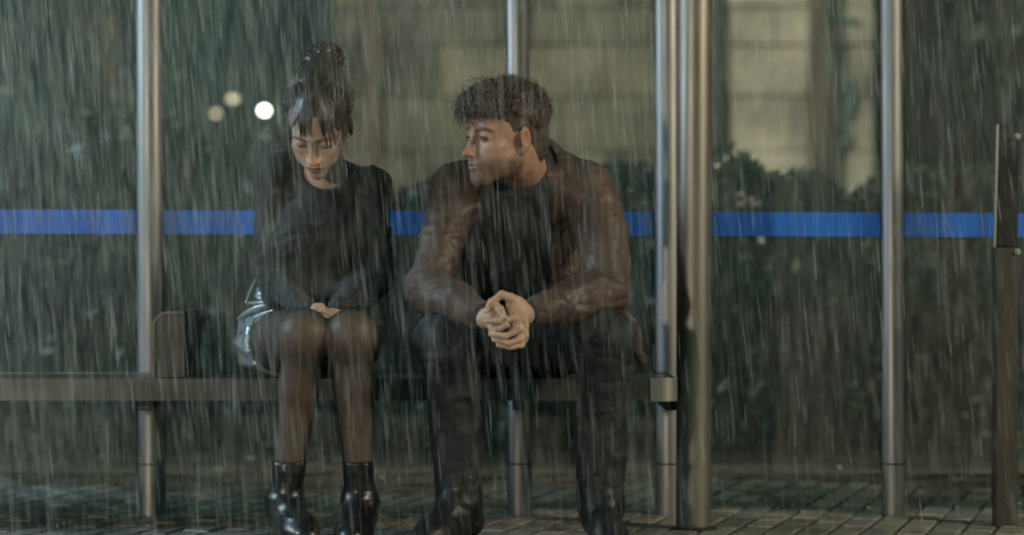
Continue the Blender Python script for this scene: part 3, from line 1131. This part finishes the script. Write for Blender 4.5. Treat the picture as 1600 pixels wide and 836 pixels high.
def man():
    neck = np.array([.035, -.10, .975])
    def extra(F, L):
        F.cap(L((-.03, -.06, .95)), L((.10, -.06, .94)), .06, k=.04)
    hv, hf, hc, L = make_head(False, MR, MC, MS, neck, extra)
    skin = np.array((.47, .29, .205))
    hipL, hipR = np.array([-.055, .20, .52]), np.array([.135, .20, .52])
    kL, kR = np.array([-.163, -.33, .532]), np.array([.236, -.33, .532])
    aL, aR = np.array([-.135, -.27, .12]), np.array([.228, -.27, .12])
    shL, shR = np.array([-.143, -.10, .928]), np.array([.200, -.09, .922])
    eL, eR = np.array([-.215, -.23, .665]), np.array([.245, -.24, .655])
    wL, wR = HZ(125, 400, .060), HZ(570, 355, .045)
    B = Field((-.40, -.62, .03), (.42, .40, 1.03), .007)
    B.cap((.04, .20, .56), (.035, .08, .76), .11, .11, k=0, flat=((0, 1, 0), .8))
    B.cap((.035, .08, .76), (.03, -.04, .90), .11, .11, k=.05, flat=((0, 1, 0), .8))
    B.cap(shL, shR, .045, k=.04)
    for s_, e_, w_ in ((shL, eL, wL), (shR, eR, wR)):
        B.chain([s_, e_, w_], [.042, .036, .024], k=.03)
    for h_, k_, a_ in ((hipL, kL, aL), (hipR, kR, aR)):
        B.cap(h_, k_, .060, .036, k=.02); B.cap(k_, a_ + (0, .02, 0), .030, .026, k=.02)
    bv, bf = sdf_mesh(B, smooth=1)
    # clasped hands
    H = Field((-.14, -.575, .49), (.12, -.38, .69), .0017)
    H.cap(wR + (eR - wR) * .12, wR, .024, .024, k=.01); H.cap(wL + (eL - wL) * .12, wL, .024, .024, k=.01)
    # his left hand (right in the picture), seen from its back
    H.cap(wR, HZ(490, 340, .014), .024, .023, k=.01, flat=((0, 1, 0), .85))
    H.cap(HZ(430, 230, .008), HZ(500, 560, .008), .017, .018, k=.02)
    H.cap(HZ(500, 260, .014), HZ(530, 620, .014), .016, .014, k=.02)
    H.cap(HZ(500, 330, .012), HZ(430, 420, .006), .020, .016, k=.02)
    def finger(pts, r, k=.002):
        q = [HZ(*p) for p in pts]; r = [x_ * .95 for x_ in r]
        H.chain(q, r, k=k)
    finger([(475, 330, .0), (455, 395, -.010), (300, 425, -.022), (150, 430, -.016)], [.0100, .0098, .0086, .0074])
    finger([(520, 470, .0), (500, 520, -.010), (350, 590, -.019), (190, 568, -.012)], [.0100, .0098, .0084, .0072])
    finger([(535, 570, .002), (520, 620, -.006), (390, 668, -.014), (225, 630, -.006)], [.0095, .0095, .0082, .0070])
    finger([(540, 640, .006), (520, 690, .0), (400, 715, -.006), (270, 690, .0)], [.0085, .0085, .0072, .0062])
    # thumb arching over the top
    finger([(480, 230, .006), (400, 175, -.004), (310, 140, -.010), (195, 225, -.012), (140, 315, -.010)], [.0150, .0120, .0100, .0094, .0072], .008)
    # his right hand behind, palm to the left
    H.cap(wL, HZ(215, 390, .032), .024, .022, k=.01, flat=((0, 1, 0), .85))
    H.cap(HZ(240, 320, .024), HZ(280, 600, .022), .016, .016, k=.02)
    H.cap(HZ(210, 380, .028), HZ(250, 560, .028), .015, .014, k=.02)
    finger([(215, 350, .012), (225, 255, .0), (285, 300, -.016), (335, 385, -.030)], [.0130, .0118, .0108, .0078], .006)
    finger([(190, 470, .008), (215, 505, -.006), (300, 500, -.018), (368, 470, -.026)], [.0095, .0088, .0082, .0066])
    finger([(200, 540, .008), (205, 500, -.008), (240, 525, -.012)], [.0090, .0078, .0070])
    finger([(560, 420, -.006), (575, 480, -.004)], [.008, .008])
    finger([(560, 520, -.004), (572, 590, -.002)], [.008, .008])
    gv, gf = sdf_mesh(H)
    gn = vnormals(gv, gf)
    gv = creases(gv, gn, .0012, (160, 160, 160), 2.0, 60, 8, seed=61)
    gc = np.tile(np.array((.58, .385, .29)), (len(gv), 1))
    V, F_, C_ = concat([(hv, hf, hc), (bv, bf, skin), (gv, gf, gc)])
    body = link('person', npmesh('person', V, F_, C_), M['skin_m'])
    tag(body, 'man in brown leather jacket with curly hair leaning forward with clasped hands', 'person')
    # nails
    for p0, dr, r in ((HZ(325, 385, -.0365), (.3, -.8, .4), .0055), (HZ(138, 318, -.0165), (-.5, -.8, 0), .0046), (HZ(366, 462, -.031), (.3, -.9, .3), .0044)):
        G = Field(p0 - .012, p0 + .012, .0012)
        G.ell(p0, (r * .85, .0016, r * 1.1), (0, 25, 0), k=0)
        v, f = sdf_mesh(G)
        link('fingernail', npmesh('fingernail', v, f), M['nail'], body)
    # eye
    for sx in (-1, 1):
        eye_ball(body, MR, MC, MS, sx)

    # shirt
    S = Field((-.30, -.36, .48), (.36, .40, 1.09), .006)
    S.cap((.04, .20, .58), (.035, .07, .78), .155, .155, k=0, flat=((0, 1, 0), .8))
    S.cap((.035, .07, .78), (.03, -.045, .90), .155, .13, k=.05, flat=((0, 1, 0), .8))
    S.cap((-.09, -.08, .935), (.15, -.075, .925), .07, k=.05)
    S.cap(neck + (0, .01, -.02), neck + (-.012, -.028, .055), .075, .069, k=.02)
    S.plane(neck + (-.012, -.028, .058), (-.15, -.55, 1))
    v, f = sdf_mesh(S, smooth=2)
    n = vnormals(v, f)
    v = folds(v, n, .010, (8, 8, 14), 2.0, 6, seed=6)
    link('shirt', npmesh('shirt', v, f), M['shirt'], body)
    # jacket
    J = Field((-.40, -.62, .40), (.46, .42, 1.08), .006)
    J.cap((.04, .21, .56), (.035, .08, .78), .176, .178, k=0, flat=((0, 1, 0), .80))
    J.cap((.035, .08, .78), (.03, -.035, .905), .178, .150, k=.05, flat=((0, 1, 0), .80))
    J.cap(shL, shR, .064, k=.05)
    J.cap(neck + (0, .03, .01), shL, .05, .06, k=.05); J.cap(neck + (.015, .045, .045), shR + (-.02, .01, .01), .052, .056, k=.05); J.cap(neck + (-.03, .05, .03), neck + (.04, .05, .035), .055, k=.04)
    J.cap((.03, .10, .84), (.03, -.03, .98), .10, .07, k=.05)
    # opening over the shirt
    J.cap((.02, -.015, .50), (.010, -.185, .90), .105, .098, k=.012, op='sub')
    J.cap((.010, -.185, .90), (.012, -.22, 1.06), .098, .09, k=.012, op='sub')
    J.ell(neck + (-.008, -.045, .045), (.088, .088, .085), k=.008, op='sub')
    mU = shL * .5 + eL * .5; mV = shR * .5 + eR * .5
    cL = wL + (eL - wL) * .14; cR = wR + (eR - wR) * .13
    J.chain([shL, mU + (-.004, 0, 0), eL, eL * .5 + cL * .5, cL], [.063, .060, .062, .058, .040], k=.03)
    J.chain([shR, mV + (.018, .0, .01), eR, eR * .5 + cR * .5, cR], [.070, .068, .065, .058, .041], k=.03)
    # collar lapels
    ring = [neck + (.085 * math.cos(a) - .003, .010 + .075 * math.sin(a), .012 + .030 * math.sin(a)) for a in np.linspace(-.9, math.pi + .9, 14)]
    J.chain(ring, [.014] * 14, k=.012)
    # hanging corner of the jacket beside the thigh
    J.chain([P(950, 460, -.03), P(978, 500, -.01), P(994, 535, .0), P(1004, 570, .01)], [.040, .026, .017, .009], k=.03, flat=((0, 1, .2), .6))
    v, f = sdf_mesh(J, smooth=1)
    n = vnormals(v, f)
    arm = np.clip((np.abs(v[:, 0] - .02) - .13) / .05, 0, 1)
    low = np.clip((.80 - v[:, 2]) / .1, 0, 1)
    v = folds(v, n, .011, (5, 5, 17), 2.4, 6.5, seed=1, sharp=1.5, mask=.35 + .65 * arm * (.45 + .55 * low))
    v = creases(v, vnormals(v, f), .007, (7, 7, 20), 3.2, 6, 9, seed=31)
    v = relax(v, f, 2)
    v = creases(v, n, .0022, (22, 22, 44), 2.4, 12, 7, seed=12)
    jk = link('jacket', npmesh('jacket', v, f), M['leather'], body)
    for w_, e_, r_ in ((cL, eL, .036), (cR, eR, .037)):
        d = (w_ - e_) / np.linalg.norm(w_ - e_)
        mb = MB(); mb.tube([w_ - d * .028, w_ - d * .02, w_ + d * .004, w_ + d * .010], [r_ + .001, r_ + .004, r_ + .003, r_ - .003], 28)
        cf = mb.build('cuff', M['leather'], jk, True)
        mb = MB(); mb.tube([w_, w_ + d * .012, w_ + d * .034], [r_ - .004, r_ - .006, r_ - .009], 24)
        mb.build('shirt_cuff', M['shirt'], body, True)
    # trousers
    T = Field((-.34, -.48, .06), (.42, .42, .70), .006)
    T.ell((.04, .19, .535), (.178, .15, .112), k=0)
    for h_, k_, a_, sx in ((hipL, kL, aL, -1), (hipR, kR, aR, 1)):
        T.cap(h_, k_, .094, .074, k=.05)
        T.ell(k_ + (0, -.0, .0), (.074, .066, .070), k=.03)
        m_ = k_ * .5 + a_ * .5 + (0, .035, 0)
        T.chain([k_ + (0, .012, -.01), m_, a_ + (0, .008, -.015)], [.074, .066, .060], k=.03)
    T.plane((0, 0, .112), (0, 0, -1))
    v, f = sdf_mesh(T, smooth=1)
    n = vnormals(v, f)
    v = folds(v, n, .014, (9, 9, 8), 2.6, 7, seed=15, sharp=1.4, mask=np.clip((v[:, 2] - .13) / .06, .25, 1) * np.clip((v[:, 2] - .435) / .03, .15, 1) + (v[:, 2] < .43) * .5)
    v = creases(v, n, .005, (12, 12, 14), 3.0, 7, 7, seed=41)
    link('trousers', npmesh('trousers', v, f), M['trousers'], body)
    ankle_boot(body, aL, np.array([-.52, -.85]), M['boot_m'], .050, .19, .11, .27, False)
    ankle_boot(body, aR, np.array([.12, -1.0]), M['boot_m'], .050, .19, .11, .27, False)
    man_hair(body)


def eye_ball(body, RM, C, S, sx):
    mb = MB()
    c = np.array([sx * .031, -.0755, .0125])
    G = Field(c - .016, c + .016, .0012)
    G.ell(c, (.0118, .0118, .0118), k=0)
    v, f = sdf_mesh(G)
    return None


def man_hair(body):
    RM, C, S = MR, MC, MS
    F = Field((-.12, -.16, -.12), (.12, .16, .19), .0032)
    F.ell((0, .018, .054), (.080, .098, .086), k=0)
    F.ell((0, -.058, .088), (.060, .048, .036), k=.03)
    F.ell((0, -.01, .104), (.062, .07, .030), k=.03)
    F.ell((0, .070, -.010), (.060, .040, .060), k=.03)
    F.ell((0, -.085, -.015), (.080, .075, .075), k=.012, op='sub')
    for sx in (-1, 1):
        F.ell((sx * .088, -.005, -.012), (.03, .030, .040), k=.008, op='sub')
        F.ell((sx * .075, -.055, .025), (.03, .028, .026), k=.008, op='sub')
    v, f = sdf_mesh(F, smooth=1)
    n = vnormals(v, f)
    v = folds(v, n, .007, (45, 45, 45), 2.0, 30, seed=7, mask=np.clip((v[:, 2] - .03) / .05, .2, 1))
    o = link('hair', npmesh('hair', v @ RM.T * S + C, f), M['hair_m'], body)
    rg = np.random.default_rng(9)
    mb = MB()
    g = RM.T @ np.array([0, 0, -1.0])
    k = 0
    while k < 220:
        i = rg.integers(0, len(v))
        p, nn = v[i], n[i]
        if np.linalg.norm(p - np.array([0, .02, .05])) < .07: continue
        if p[1] < -.03 and p[2] < .040: continue
        if abs(p[0]) > .035 and p[1] < -.02 and p[2] < .075: continue
        # loose curls on the top and over the forehead only
        pr = np.clip((p[2] - .085) / .03, 0, 1) * np.clip((.09 - p[1]) / .06, .25, 1)
        if p[1] < -.035: pr = 1
        if rg.random() > pr: continue
        k += 1
        front = np.clip((-.0 - p[1]) / .06, 0, 1)
        ax = nn * .8 + g * rg.uniform(-.2, .7) + rg.normal(0, .5, 3) + np.array([0, -.9 * front, .1])
        ax /= np.linalg.norm(ax)
        u = np.cross(ax, rg.normal(0, 1, 3)); u /= np.linalg.norm(u); w = np.cross(ax, u)
        turns = rg.uniform(.35, 1.15)
        r = rg.uniform(.005, .0135)
        ln = rg.uniform(.008, .026) + .010 * front
        t = np.linspace(0, 1, 13)[:, None]
        a = t * turns * 2 * np.pi
        q = p + ax * ln * t + (np.cos(a) * u + np.sin(a) * w) * r * (1 - .3 * t) - u * r
        mb.tube(q @ RM.T * S + C, rg.uniform(.0006, .0014) * np.linspace(1.1, .4, 13), 4)
    # loose wet waves swept forward over the top
    k = 0
    while k < 1500:
        i = rg.integers(0, len(v)); p, nn = v[i], n[i]
        if p[2] < .075 or nn[2] < -.2: continue
        if np.linalg.norm(p - np.array([0, .02, .05])) < .07: continue
        k += 1
        out = p - np.array([0, .02, .04]); out /= np.linalg.norm(out)
        sw = np.array([rg.normal(0, .35) + p[0] * 6, -1.0 if p[1] < .05 else rg.normal(0, .6), -.15]) + rg.normal(0, .25, 3) + g * (.9 if p[1] < -.05 else 0)
        sw = sw - out * (sw @ out); sw /= np.linalg.norm(sw)
        la = np.cross(out, sw)
        ln = rg.uniform(.028, .056); wl = rg.uniform(.022, .040); am = rg.uniform(.002, .0055); ph = rg.uniform(0, 6)
        t = np.linspace(0, 1, 15)[:, None]
        q = p - out * .002 + sw * ln * t + out * (rg.uniform(.006, .016) * np.sin(t * 2.6) - .010 * t * t) \
            + la * am * np.sin(t * ln / wl * 6.28 + ph) + out * am * np.cos(t * ln / wl * 6.28 + ph)
        mb.tube(q @ RM.T * S + C, rg.uniform(.0006, .0013) * np.linspace(1.1, .4, 15), 4)
    # combed wet hair on the sides and the back
    c0 = np.array([0, .018, .054]); er = np.array([.0825, .1005, .0885])
    for i in range(1500):
        a = rg.uniform(1.0, 2 * np.pi - 1.0)
        aa = a if a <= np.pi else 2 * np.pi - a
        e1 = np.interp(aa, [.75, 1.25, 1.6, 1.95, 2.3, 3.2], [.38, .10, -.02, -.35, -.72, -.80]) + rg.normal(0, .04)
        e0 = rg.uniform(e1 + .25, 1.35)
        N = 9; pts = []
        ph = rg.uniform(0, 6); lf = rg.uniform(1.0, 1.035)
        for t in np.linspace(0, 1, N):
            e = e0 + (min(e1, e0 - .2) - e0) * t
            az = a + .10 * math.sin(3 * t + ph) 
            d = np.array([math.sin(az) * math.cos(e), -math.cos(az) * math.cos(e), math.sin(e)])
            low = np.clip(-e / .8, 0, 1)
            pts.append(c0 + d * lf * (1 - .10 * low) / np.linalg.norm(d / er))
        mb.tube(np.array(pts) @ RM.T * S + C, rg.uniform(.0007, .0016) * np.linspace(1, .4, N), 4)
    mb.build('curls', M['hair_m'], o, True)


woman()
man()


# ------------------------------------------------------------------ background
def leaf_cloud(name, pts, size, m, parent=None, cols=((.020, .042, .022), (.034, .056, .028), (.012, .026, .017)), sd=3):
    rg = np.random.default_rng(sd)
    n = len(pts)
    d = rg.normal(0, 1, (n, 3)); d /= np.linalg.norm(d, axis=1)[:, None]
    e = np.cross(d, rg.normal(0, 1, (n, 3))); e /= np.linalg.norm(e, axis=1)[:, None]
    s = size * rg.uniform(.6, 1.3, n)[:, None]
    V = np.stack([pts - d * s, pts + e * s * .45, pts + d * s, pts - e * s * .45], 1).reshape(-1, 3)
    F = np.arange(n * 4).reshape(n, 4)
    c = np.array(cols)[rg.integers(0, len(cols), n)] * rg.uniform(.7, 1.3, n)[:, None]
    o = link(name, npmesh(name, V, F, np.repeat(c, 4, 0)), m, parent, False)
    return o


def hedge():
    rg = np.random.default_rng(21)
    t = empty('hedge', (0, 3.1, 0), 'long clipped dark green hedge running behind the glass', 'hedge')
    n = 34000
    x = rg.uniform(-4, 4.2, n)
    top = 1.12 + .04 * np.sin(x * 3.1) + .035 * np.sin(x * 7.7 + 1) + .03 * np.sin(x * 17)
    top = top + np.where(x < -.9, .16, 0)
    face = rg.random(n) < .75
    y = np.where(face, 2.75 + np.abs(rg.normal(0, .07, n)), rg.uniform(2.7, 3.45, n))
    z = np.where(face, .02 + rg.uniform(0, 1, n) * (top - .02), top - np.abs(rg.normal(0, .05, n)))
    y = y + .08 * np.sin(x * 5) * np.cos(z * 6)
    leaf_cloud('leaves', np.stack([x, y, z], 1), .035, M['leaf'], t)
    mb = MB()
    mb.box((.1, 3.12, .50), (8.1, .42, .96), 0, .03)
    for i in range(60):
        xx = rg.uniform(-3.9, 4)
        mb.tube([(xx, 3.0, 0), (xx + rg.uniform(-.1, .1), 2.8, .5), (xx + rg.uniform(-.2, .2), 2.85, 1.05)], .008, 5)
    mb.build('stems', M['twig'], t)


def tree(loc, h, r, label, sd, squash=1.0, nleaf=9000, clear=.8):
    rg = np.random.default_rng(sd)
    t = empty('tree', loc, label, 'tree', 'dark trees behind the hedge')
    L0 = np.array(loc, float)
    mb = MB()
    mb.tube([L0 + (0, 0, -.02), L0 + (.04, 0, h * .35), L0 + (-.03, .05, h * .75)], [.13, .10, .05], 10)
    cl = []
    for i in range(26):
        a = rg.uniform(0, 2 * np.pi); rad = rg.uniform(.2, 1) * r; zz = rg.uniform(clear, h)
        c = L0 + (math.cos(a) * rad, math.sin(a) * rad * .7, zz)
        cl.append(c)
        if i < 12:
            mb.tube([L0 + (0, 0, min(zz, h * .6) * .8), (L0 + (0, 0, min(zz, h * .7))) * .4 + c * .6 + (0, 0, .05), c], [.035, .022, .01], 6)
    mb.build('trunk', M['bark'], t, True)
    p = np.array(cl)[rg.integers(0, 26, nleaf)] + rg.normal(0, r * .22, (nleaf, 3))
    leaf_cloud('crown', p, .05, M['leaf'], t, sd=sd)


def stone_wall():
    t = empty('stone_wall', (.7, 8.3, 0), 'pale ashlar stone wall of a building beyond the hedge', 'wall')
    rg = np.random.default_rng(4)
    mb = MB()
    x0, x1 = -1.15, 2.33
    z = 0.0
    while z < 4.6:
        h = rg.uniform(.24, .36); x = x0 - rg.uniform(0, .3)
        while x < x1:
            w = rg.uniform(.35, .8); xa, xb = max(x, x0), min(x + w, x1)
            if xb - xa > .03:
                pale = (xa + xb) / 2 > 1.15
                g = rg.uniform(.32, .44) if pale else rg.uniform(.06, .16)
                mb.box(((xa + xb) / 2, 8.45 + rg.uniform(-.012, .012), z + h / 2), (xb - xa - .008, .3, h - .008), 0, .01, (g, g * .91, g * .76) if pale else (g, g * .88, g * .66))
            x += w
        z += h
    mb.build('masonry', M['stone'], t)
    mb = MB(); mb.box(((x0 + x1) / 2, 8.5, 2.3), (x1 - x0 - .02, .28, 4.6), 0, 0)
    mb.build('mortar', M['plaster'], t)
    for px, w, mm, nm in ((1118, .06, 'lamppole', 'drainpipe'), (1283, .13, 'bark', 'pilaster'), (582, .10, 'bark', 'pilaster')):
        x = P(px, 200, 8.15)[0]
        mb = MB()
        if nm == 'drainpipe':
            mb.tube([(x, 8.2, 0), (x, 8.2, 4.6)], w / 2 + .01, 14)
        else:
            mb.box((x, 8.21, 2.3), (w, .14, 4.6), 0, .01)
        mb.build(nm, M[mm], t)
    # teal spray strokes on the pale block beside the pilaster
    mb = MB()
    for pts in ([(1302, 35), (1322, 28), (1338, 34)], [(1318, 62), (1306, 80), (1316, 96)], [(1322, 118), (1334, 150), (1324, 182)], [(1306, 205), (1318, 190), (1328, 212), (1310, 238)]):
        q = np.array([P(a, b, 8.27) for a, b in pts])
        mb.tube(q, .022, 6)
    v = mb.v
    mb.build('spray_paint', M['teal'], t)


def brick_building():
    t = empty('brick_building', (4.6, 11, 0), 'dim red brick building with pale ledges at the far right', 'building')
    mb = MB(); mb.box((5.6, 12.5, 2.4), (6.0, 2.6, 4.8), 0, .02)
    mb.build('wall', M['brick'], t)
    for z in (1.55, 2.95):
        for x in (3.35, 4.45):
            mb = MB(); mb.box((x, 11.19, z + .45), (.62, .08, .9), 0, .01)
            w = mb.build('window', M['windowglass'], t)
            mb = MB(); mb.box((x, 11.15, z - .04), (.74, .16, .07), 0, .01)
            mb.build('sill', M['trim'], w)


def plaster_building():
    t = empty('plaster_building', (-8, 30, 0), 'shaded grey plaster building far off behind the lit lamps at left', 'building')
    mb = MB(); mb.box((-7, 32, 4.0), (20, 4, 8), 0, .02)
    mb.build('wall', M['plaster'], t)
    for z in (1.4, 4.3):
        for x in (-12.5, -9.5, -6.8, -3.6):
            mb = MB(); mb.box((x, 29.98, z + .8), (1.1, .1, 1.8), 0, .01)
            w = mb.build('window', M['windowglass'], t)
            mb = MB(); mb.box((x, 29.93, z - .16), (1.3, .2, .1), 0, .01)
            mb.build('sill', M['trim'], w)


def street_lamp(px, py, D, r, m, label, h_extra=.0, wide=1.0):
    y = D + CAMY
    p = P(px, py, y)
    t = empty('street_lamp', (p[0], y, 0), label, 'street lamp', 'lit lamps glowing in the distance')
    mb = MB(); mb.lathe((p[0], y, 0), [(.09, 0), (.09, .12), (.05, .2), (.035, p[2] - r - .06), (.06, p[2] - r - .02), (.06, p[2] - r * .8)], 14)
    mb.build('pole', M['lamppole'], t, False)
    F = Field(p - r * wide - .03, p + r * wide + .03, r / 7)
    F.ell(p, (r * wide, r * wide, r), k=0)
    v, f = sdf_mesh(F)
    link('lamp_globe', npmesh('lamp_globe', v, f), M[m], t)
    mb = MB(); mb.lathe((p[0], y, p[2] + r * .85), [(r * .9 * wide, 0), (r * .6, .03), (.01, .06)], 14)
    mb.build('lamp_cap', M['lamppole'], t)


hedge()
tree((-3.4, 5.4, 0), 3.7, 1.15, 'leafy dark tree at the far left behind the hedge', 31)
tree((-2.35, 7.0, 0), 3.9, .42, 'narrow dark tree beside the left edge of the stone wall', 32, nleaf=3000, clear=1.1)
tree((3.6, 6.6, 0), 3.7, 1.0, 'leafy dark tree at the far right behind the hedge', 33, nleaf=8000)
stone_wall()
brick_building()
plaster_building()
street_lamp(413, 173, 26, .034, 'lamp_bright', 'brightest white lamp just left of the woman\'s head')
street_lamp(337, 178, 22, .032, 'lamp_dim', 'small dim amber lamp, leftmost of the three')
street_lamp(364, 155, 19, .030, 'lamp_dim', 'wide dim amber lamp, highest of the three', wide=1.35)


# ------------------------------------------------------------------ fallen leaves and rain
def litter():
    rg = np.random.default_rng(77)
    n = 420
    x = rg.uniform(-3, 3.1, n); y = rg.uniform(.7, 2.7, n)
    pts = np.stack([x, y, np.full(n, .034)], 1)
    d = np.stack([rg.normal(0, 1, n), rg.normal(0, 1, n), rg.normal(0, .25, n)], 1); d /= np.linalg.norm(d, axis=1)[:, None]
    e = np.cross(d, np.array([0, 0, 1.0])) + np.stack([rg.normal(0, .2, n)] * 3, 1)
    s = rg.uniform(.015, .034, n)[:, None]
    V = np.stack([pts - d * s, pts + e * s * .5, pts + d * s, pts - e * s * .5], 1)
    V[:, :, 2] = np.maximum(V[:, :, 2], .031)
    c = np.array(((.22, .14, .05), (.16, .13, .05), (.24, .19, .09)))[rg.integers(0, 3, n)]
    o = link('fallen_leaves', npmesh('fallen_leaves', V.reshape(-1, 3), np.arange(n * 4).reshape(n, 4), np.repeat(c, 4, 0)), M['fallen'], None, False)
    tag(o, 'small wet brown leaves scattered over the paving behind the glass', 'leaves', kind='stuff')


litter()


def rain():
    rg = np.random.default_rng(123)
    N = 60000
    k = 1600
    y = np.where(rg.random(N) < .40, rg.uniform(-1.7, -.35, N), rg.uniform(.45, 2.6, N))
    D = y + 6
    half = 820 / FPX * D + .1
    u = rg.uniform(0, 1, N) ** 1.25 * 2 - 1
    x = u * half
    z = rg.uniform(0.0, 2.1, N)
    zt = .7 + 470 * D / FPX
    z = rg.uniform(0, 1, N) * zt
    L = rg.uniform(.05, .14, N)
    r = rg.uniform(.0004, .0009, N)
    big = rg.random(N) < .07
    r[big] *= 1.7
    sl = rg.normal(-.075, .035, N)
    sy = rg.normal(0, .03, N)
    keep = rg.random(N) < (.98 - .30 * u) * (.26 + .62 * np.clip(z / zt * 1.15, 0, 1)) * np.where(u > .25, .66, 1.0) * np.where(y < -.3, np.where(np.abs(u) < .4, .75, 1), 1)
    keep[:1600] = True
    # short splash droplets kicked up from the paving
    k = 1600
    x[:k] = rg.uniform(-2.2, 2.2, k); y[:k] = rg.uniform(-.6, 1.6, k)
    z[:k] = .03 + rg.exponential(.035, k); L[:k] = rg.uniform(.004, .016, k); r[:k] = rg.uniform(.0008, .0018, k)
    sl[:k] = rg.normal(0, .8, k)
    # drops bouncing off hair, shoulders, sleeves, knees and the bench
    spots = np.array([(-.65, .0, 1.03, .05), (-.38, .0, .99, .05), (-.50, -.06, 1.20, .07), (-.14, -.1, 1.0, .05), (.2, -.09, .99, .06), (0, -.2, 1.22, .07),
                      (-.2, -.2, .74, .04), (.25, -.22, .73, .04), (-.52, -.36, .62, .05), (-.41, -.36, .62, .04), (-.16, -.33, .62, .05), (.24, -.33, .62, .05)])
    j = slice(1000, 1600); w = spots[rg.integers(0, len(spots), 600)]
    x[j] = w[:, 0] + rg.normal(0, 1, 600) * w[:, 3]; y[j] = w[:, 1] + rg.normal(0, .04, 600); z[j] = w[:, 2] + rg.exponential(.012, 600)
    L[j] = rg.uniform(.002, .008, 600); r[j] = rg.uniform(.0005, .0012, 600)
    x, y, z, L, r, sl, sy = (q[keep] for q in (x, y, z, L, r, sl, sy)); N = len(x); big = big[keep]
    dirv = np.stack([sl, sy, np.ones(N)], 1)
    c = np.stack([x, y, z + L / 2], 1)
    a = c - dirv * L[:, None] / 2; b = c + dirv * L[:, None] / 2
    a[:, 2] = np.maximum(a[:, 2], .03)
    V = [a]
    for t, rr_ in ((.25, 1.0), (.75, .8)):
        m_ = a * (1 - t) + b * t
        for k in range(3):
            an = k * 2 * math.pi / 3
            V.append(m_ + np.stack([np.cos(an) * r * rr_, np.sin(an) * r * rr_, np.zeros(N)], 1))
    V.append(b)
    V = np.stack(V, 1).reshape(-1, 3)
    base = (np.arange(N) * 8)[:, None]
    tri = []
    for k in range(3):
        l = (k + 1) % 3
        tri += [(0, 1 + l, 1 + k), (1 + k, 1 + l, 4 + l), (1 + k, 4 + l, 4 + k), (4 + k, 4 + l, 7)]
    T = (base[:, :, None] + np.array(tri)[None]).reshape(-1, 3)
    al0 = rg.uniform(.03, .035 + .30 * rg.random(N) ** 1.3, N); al0[big] += .06
    al = np.repeat(al0, 8)[:, None] * np.ones((1, 3))
    o = link('rain', npmesh('rain', V, T, al), M['rain'], None, True)
    tag(o, 'heavy pale rain falling all through the scene', 'rain', kind='stuff')


rain()
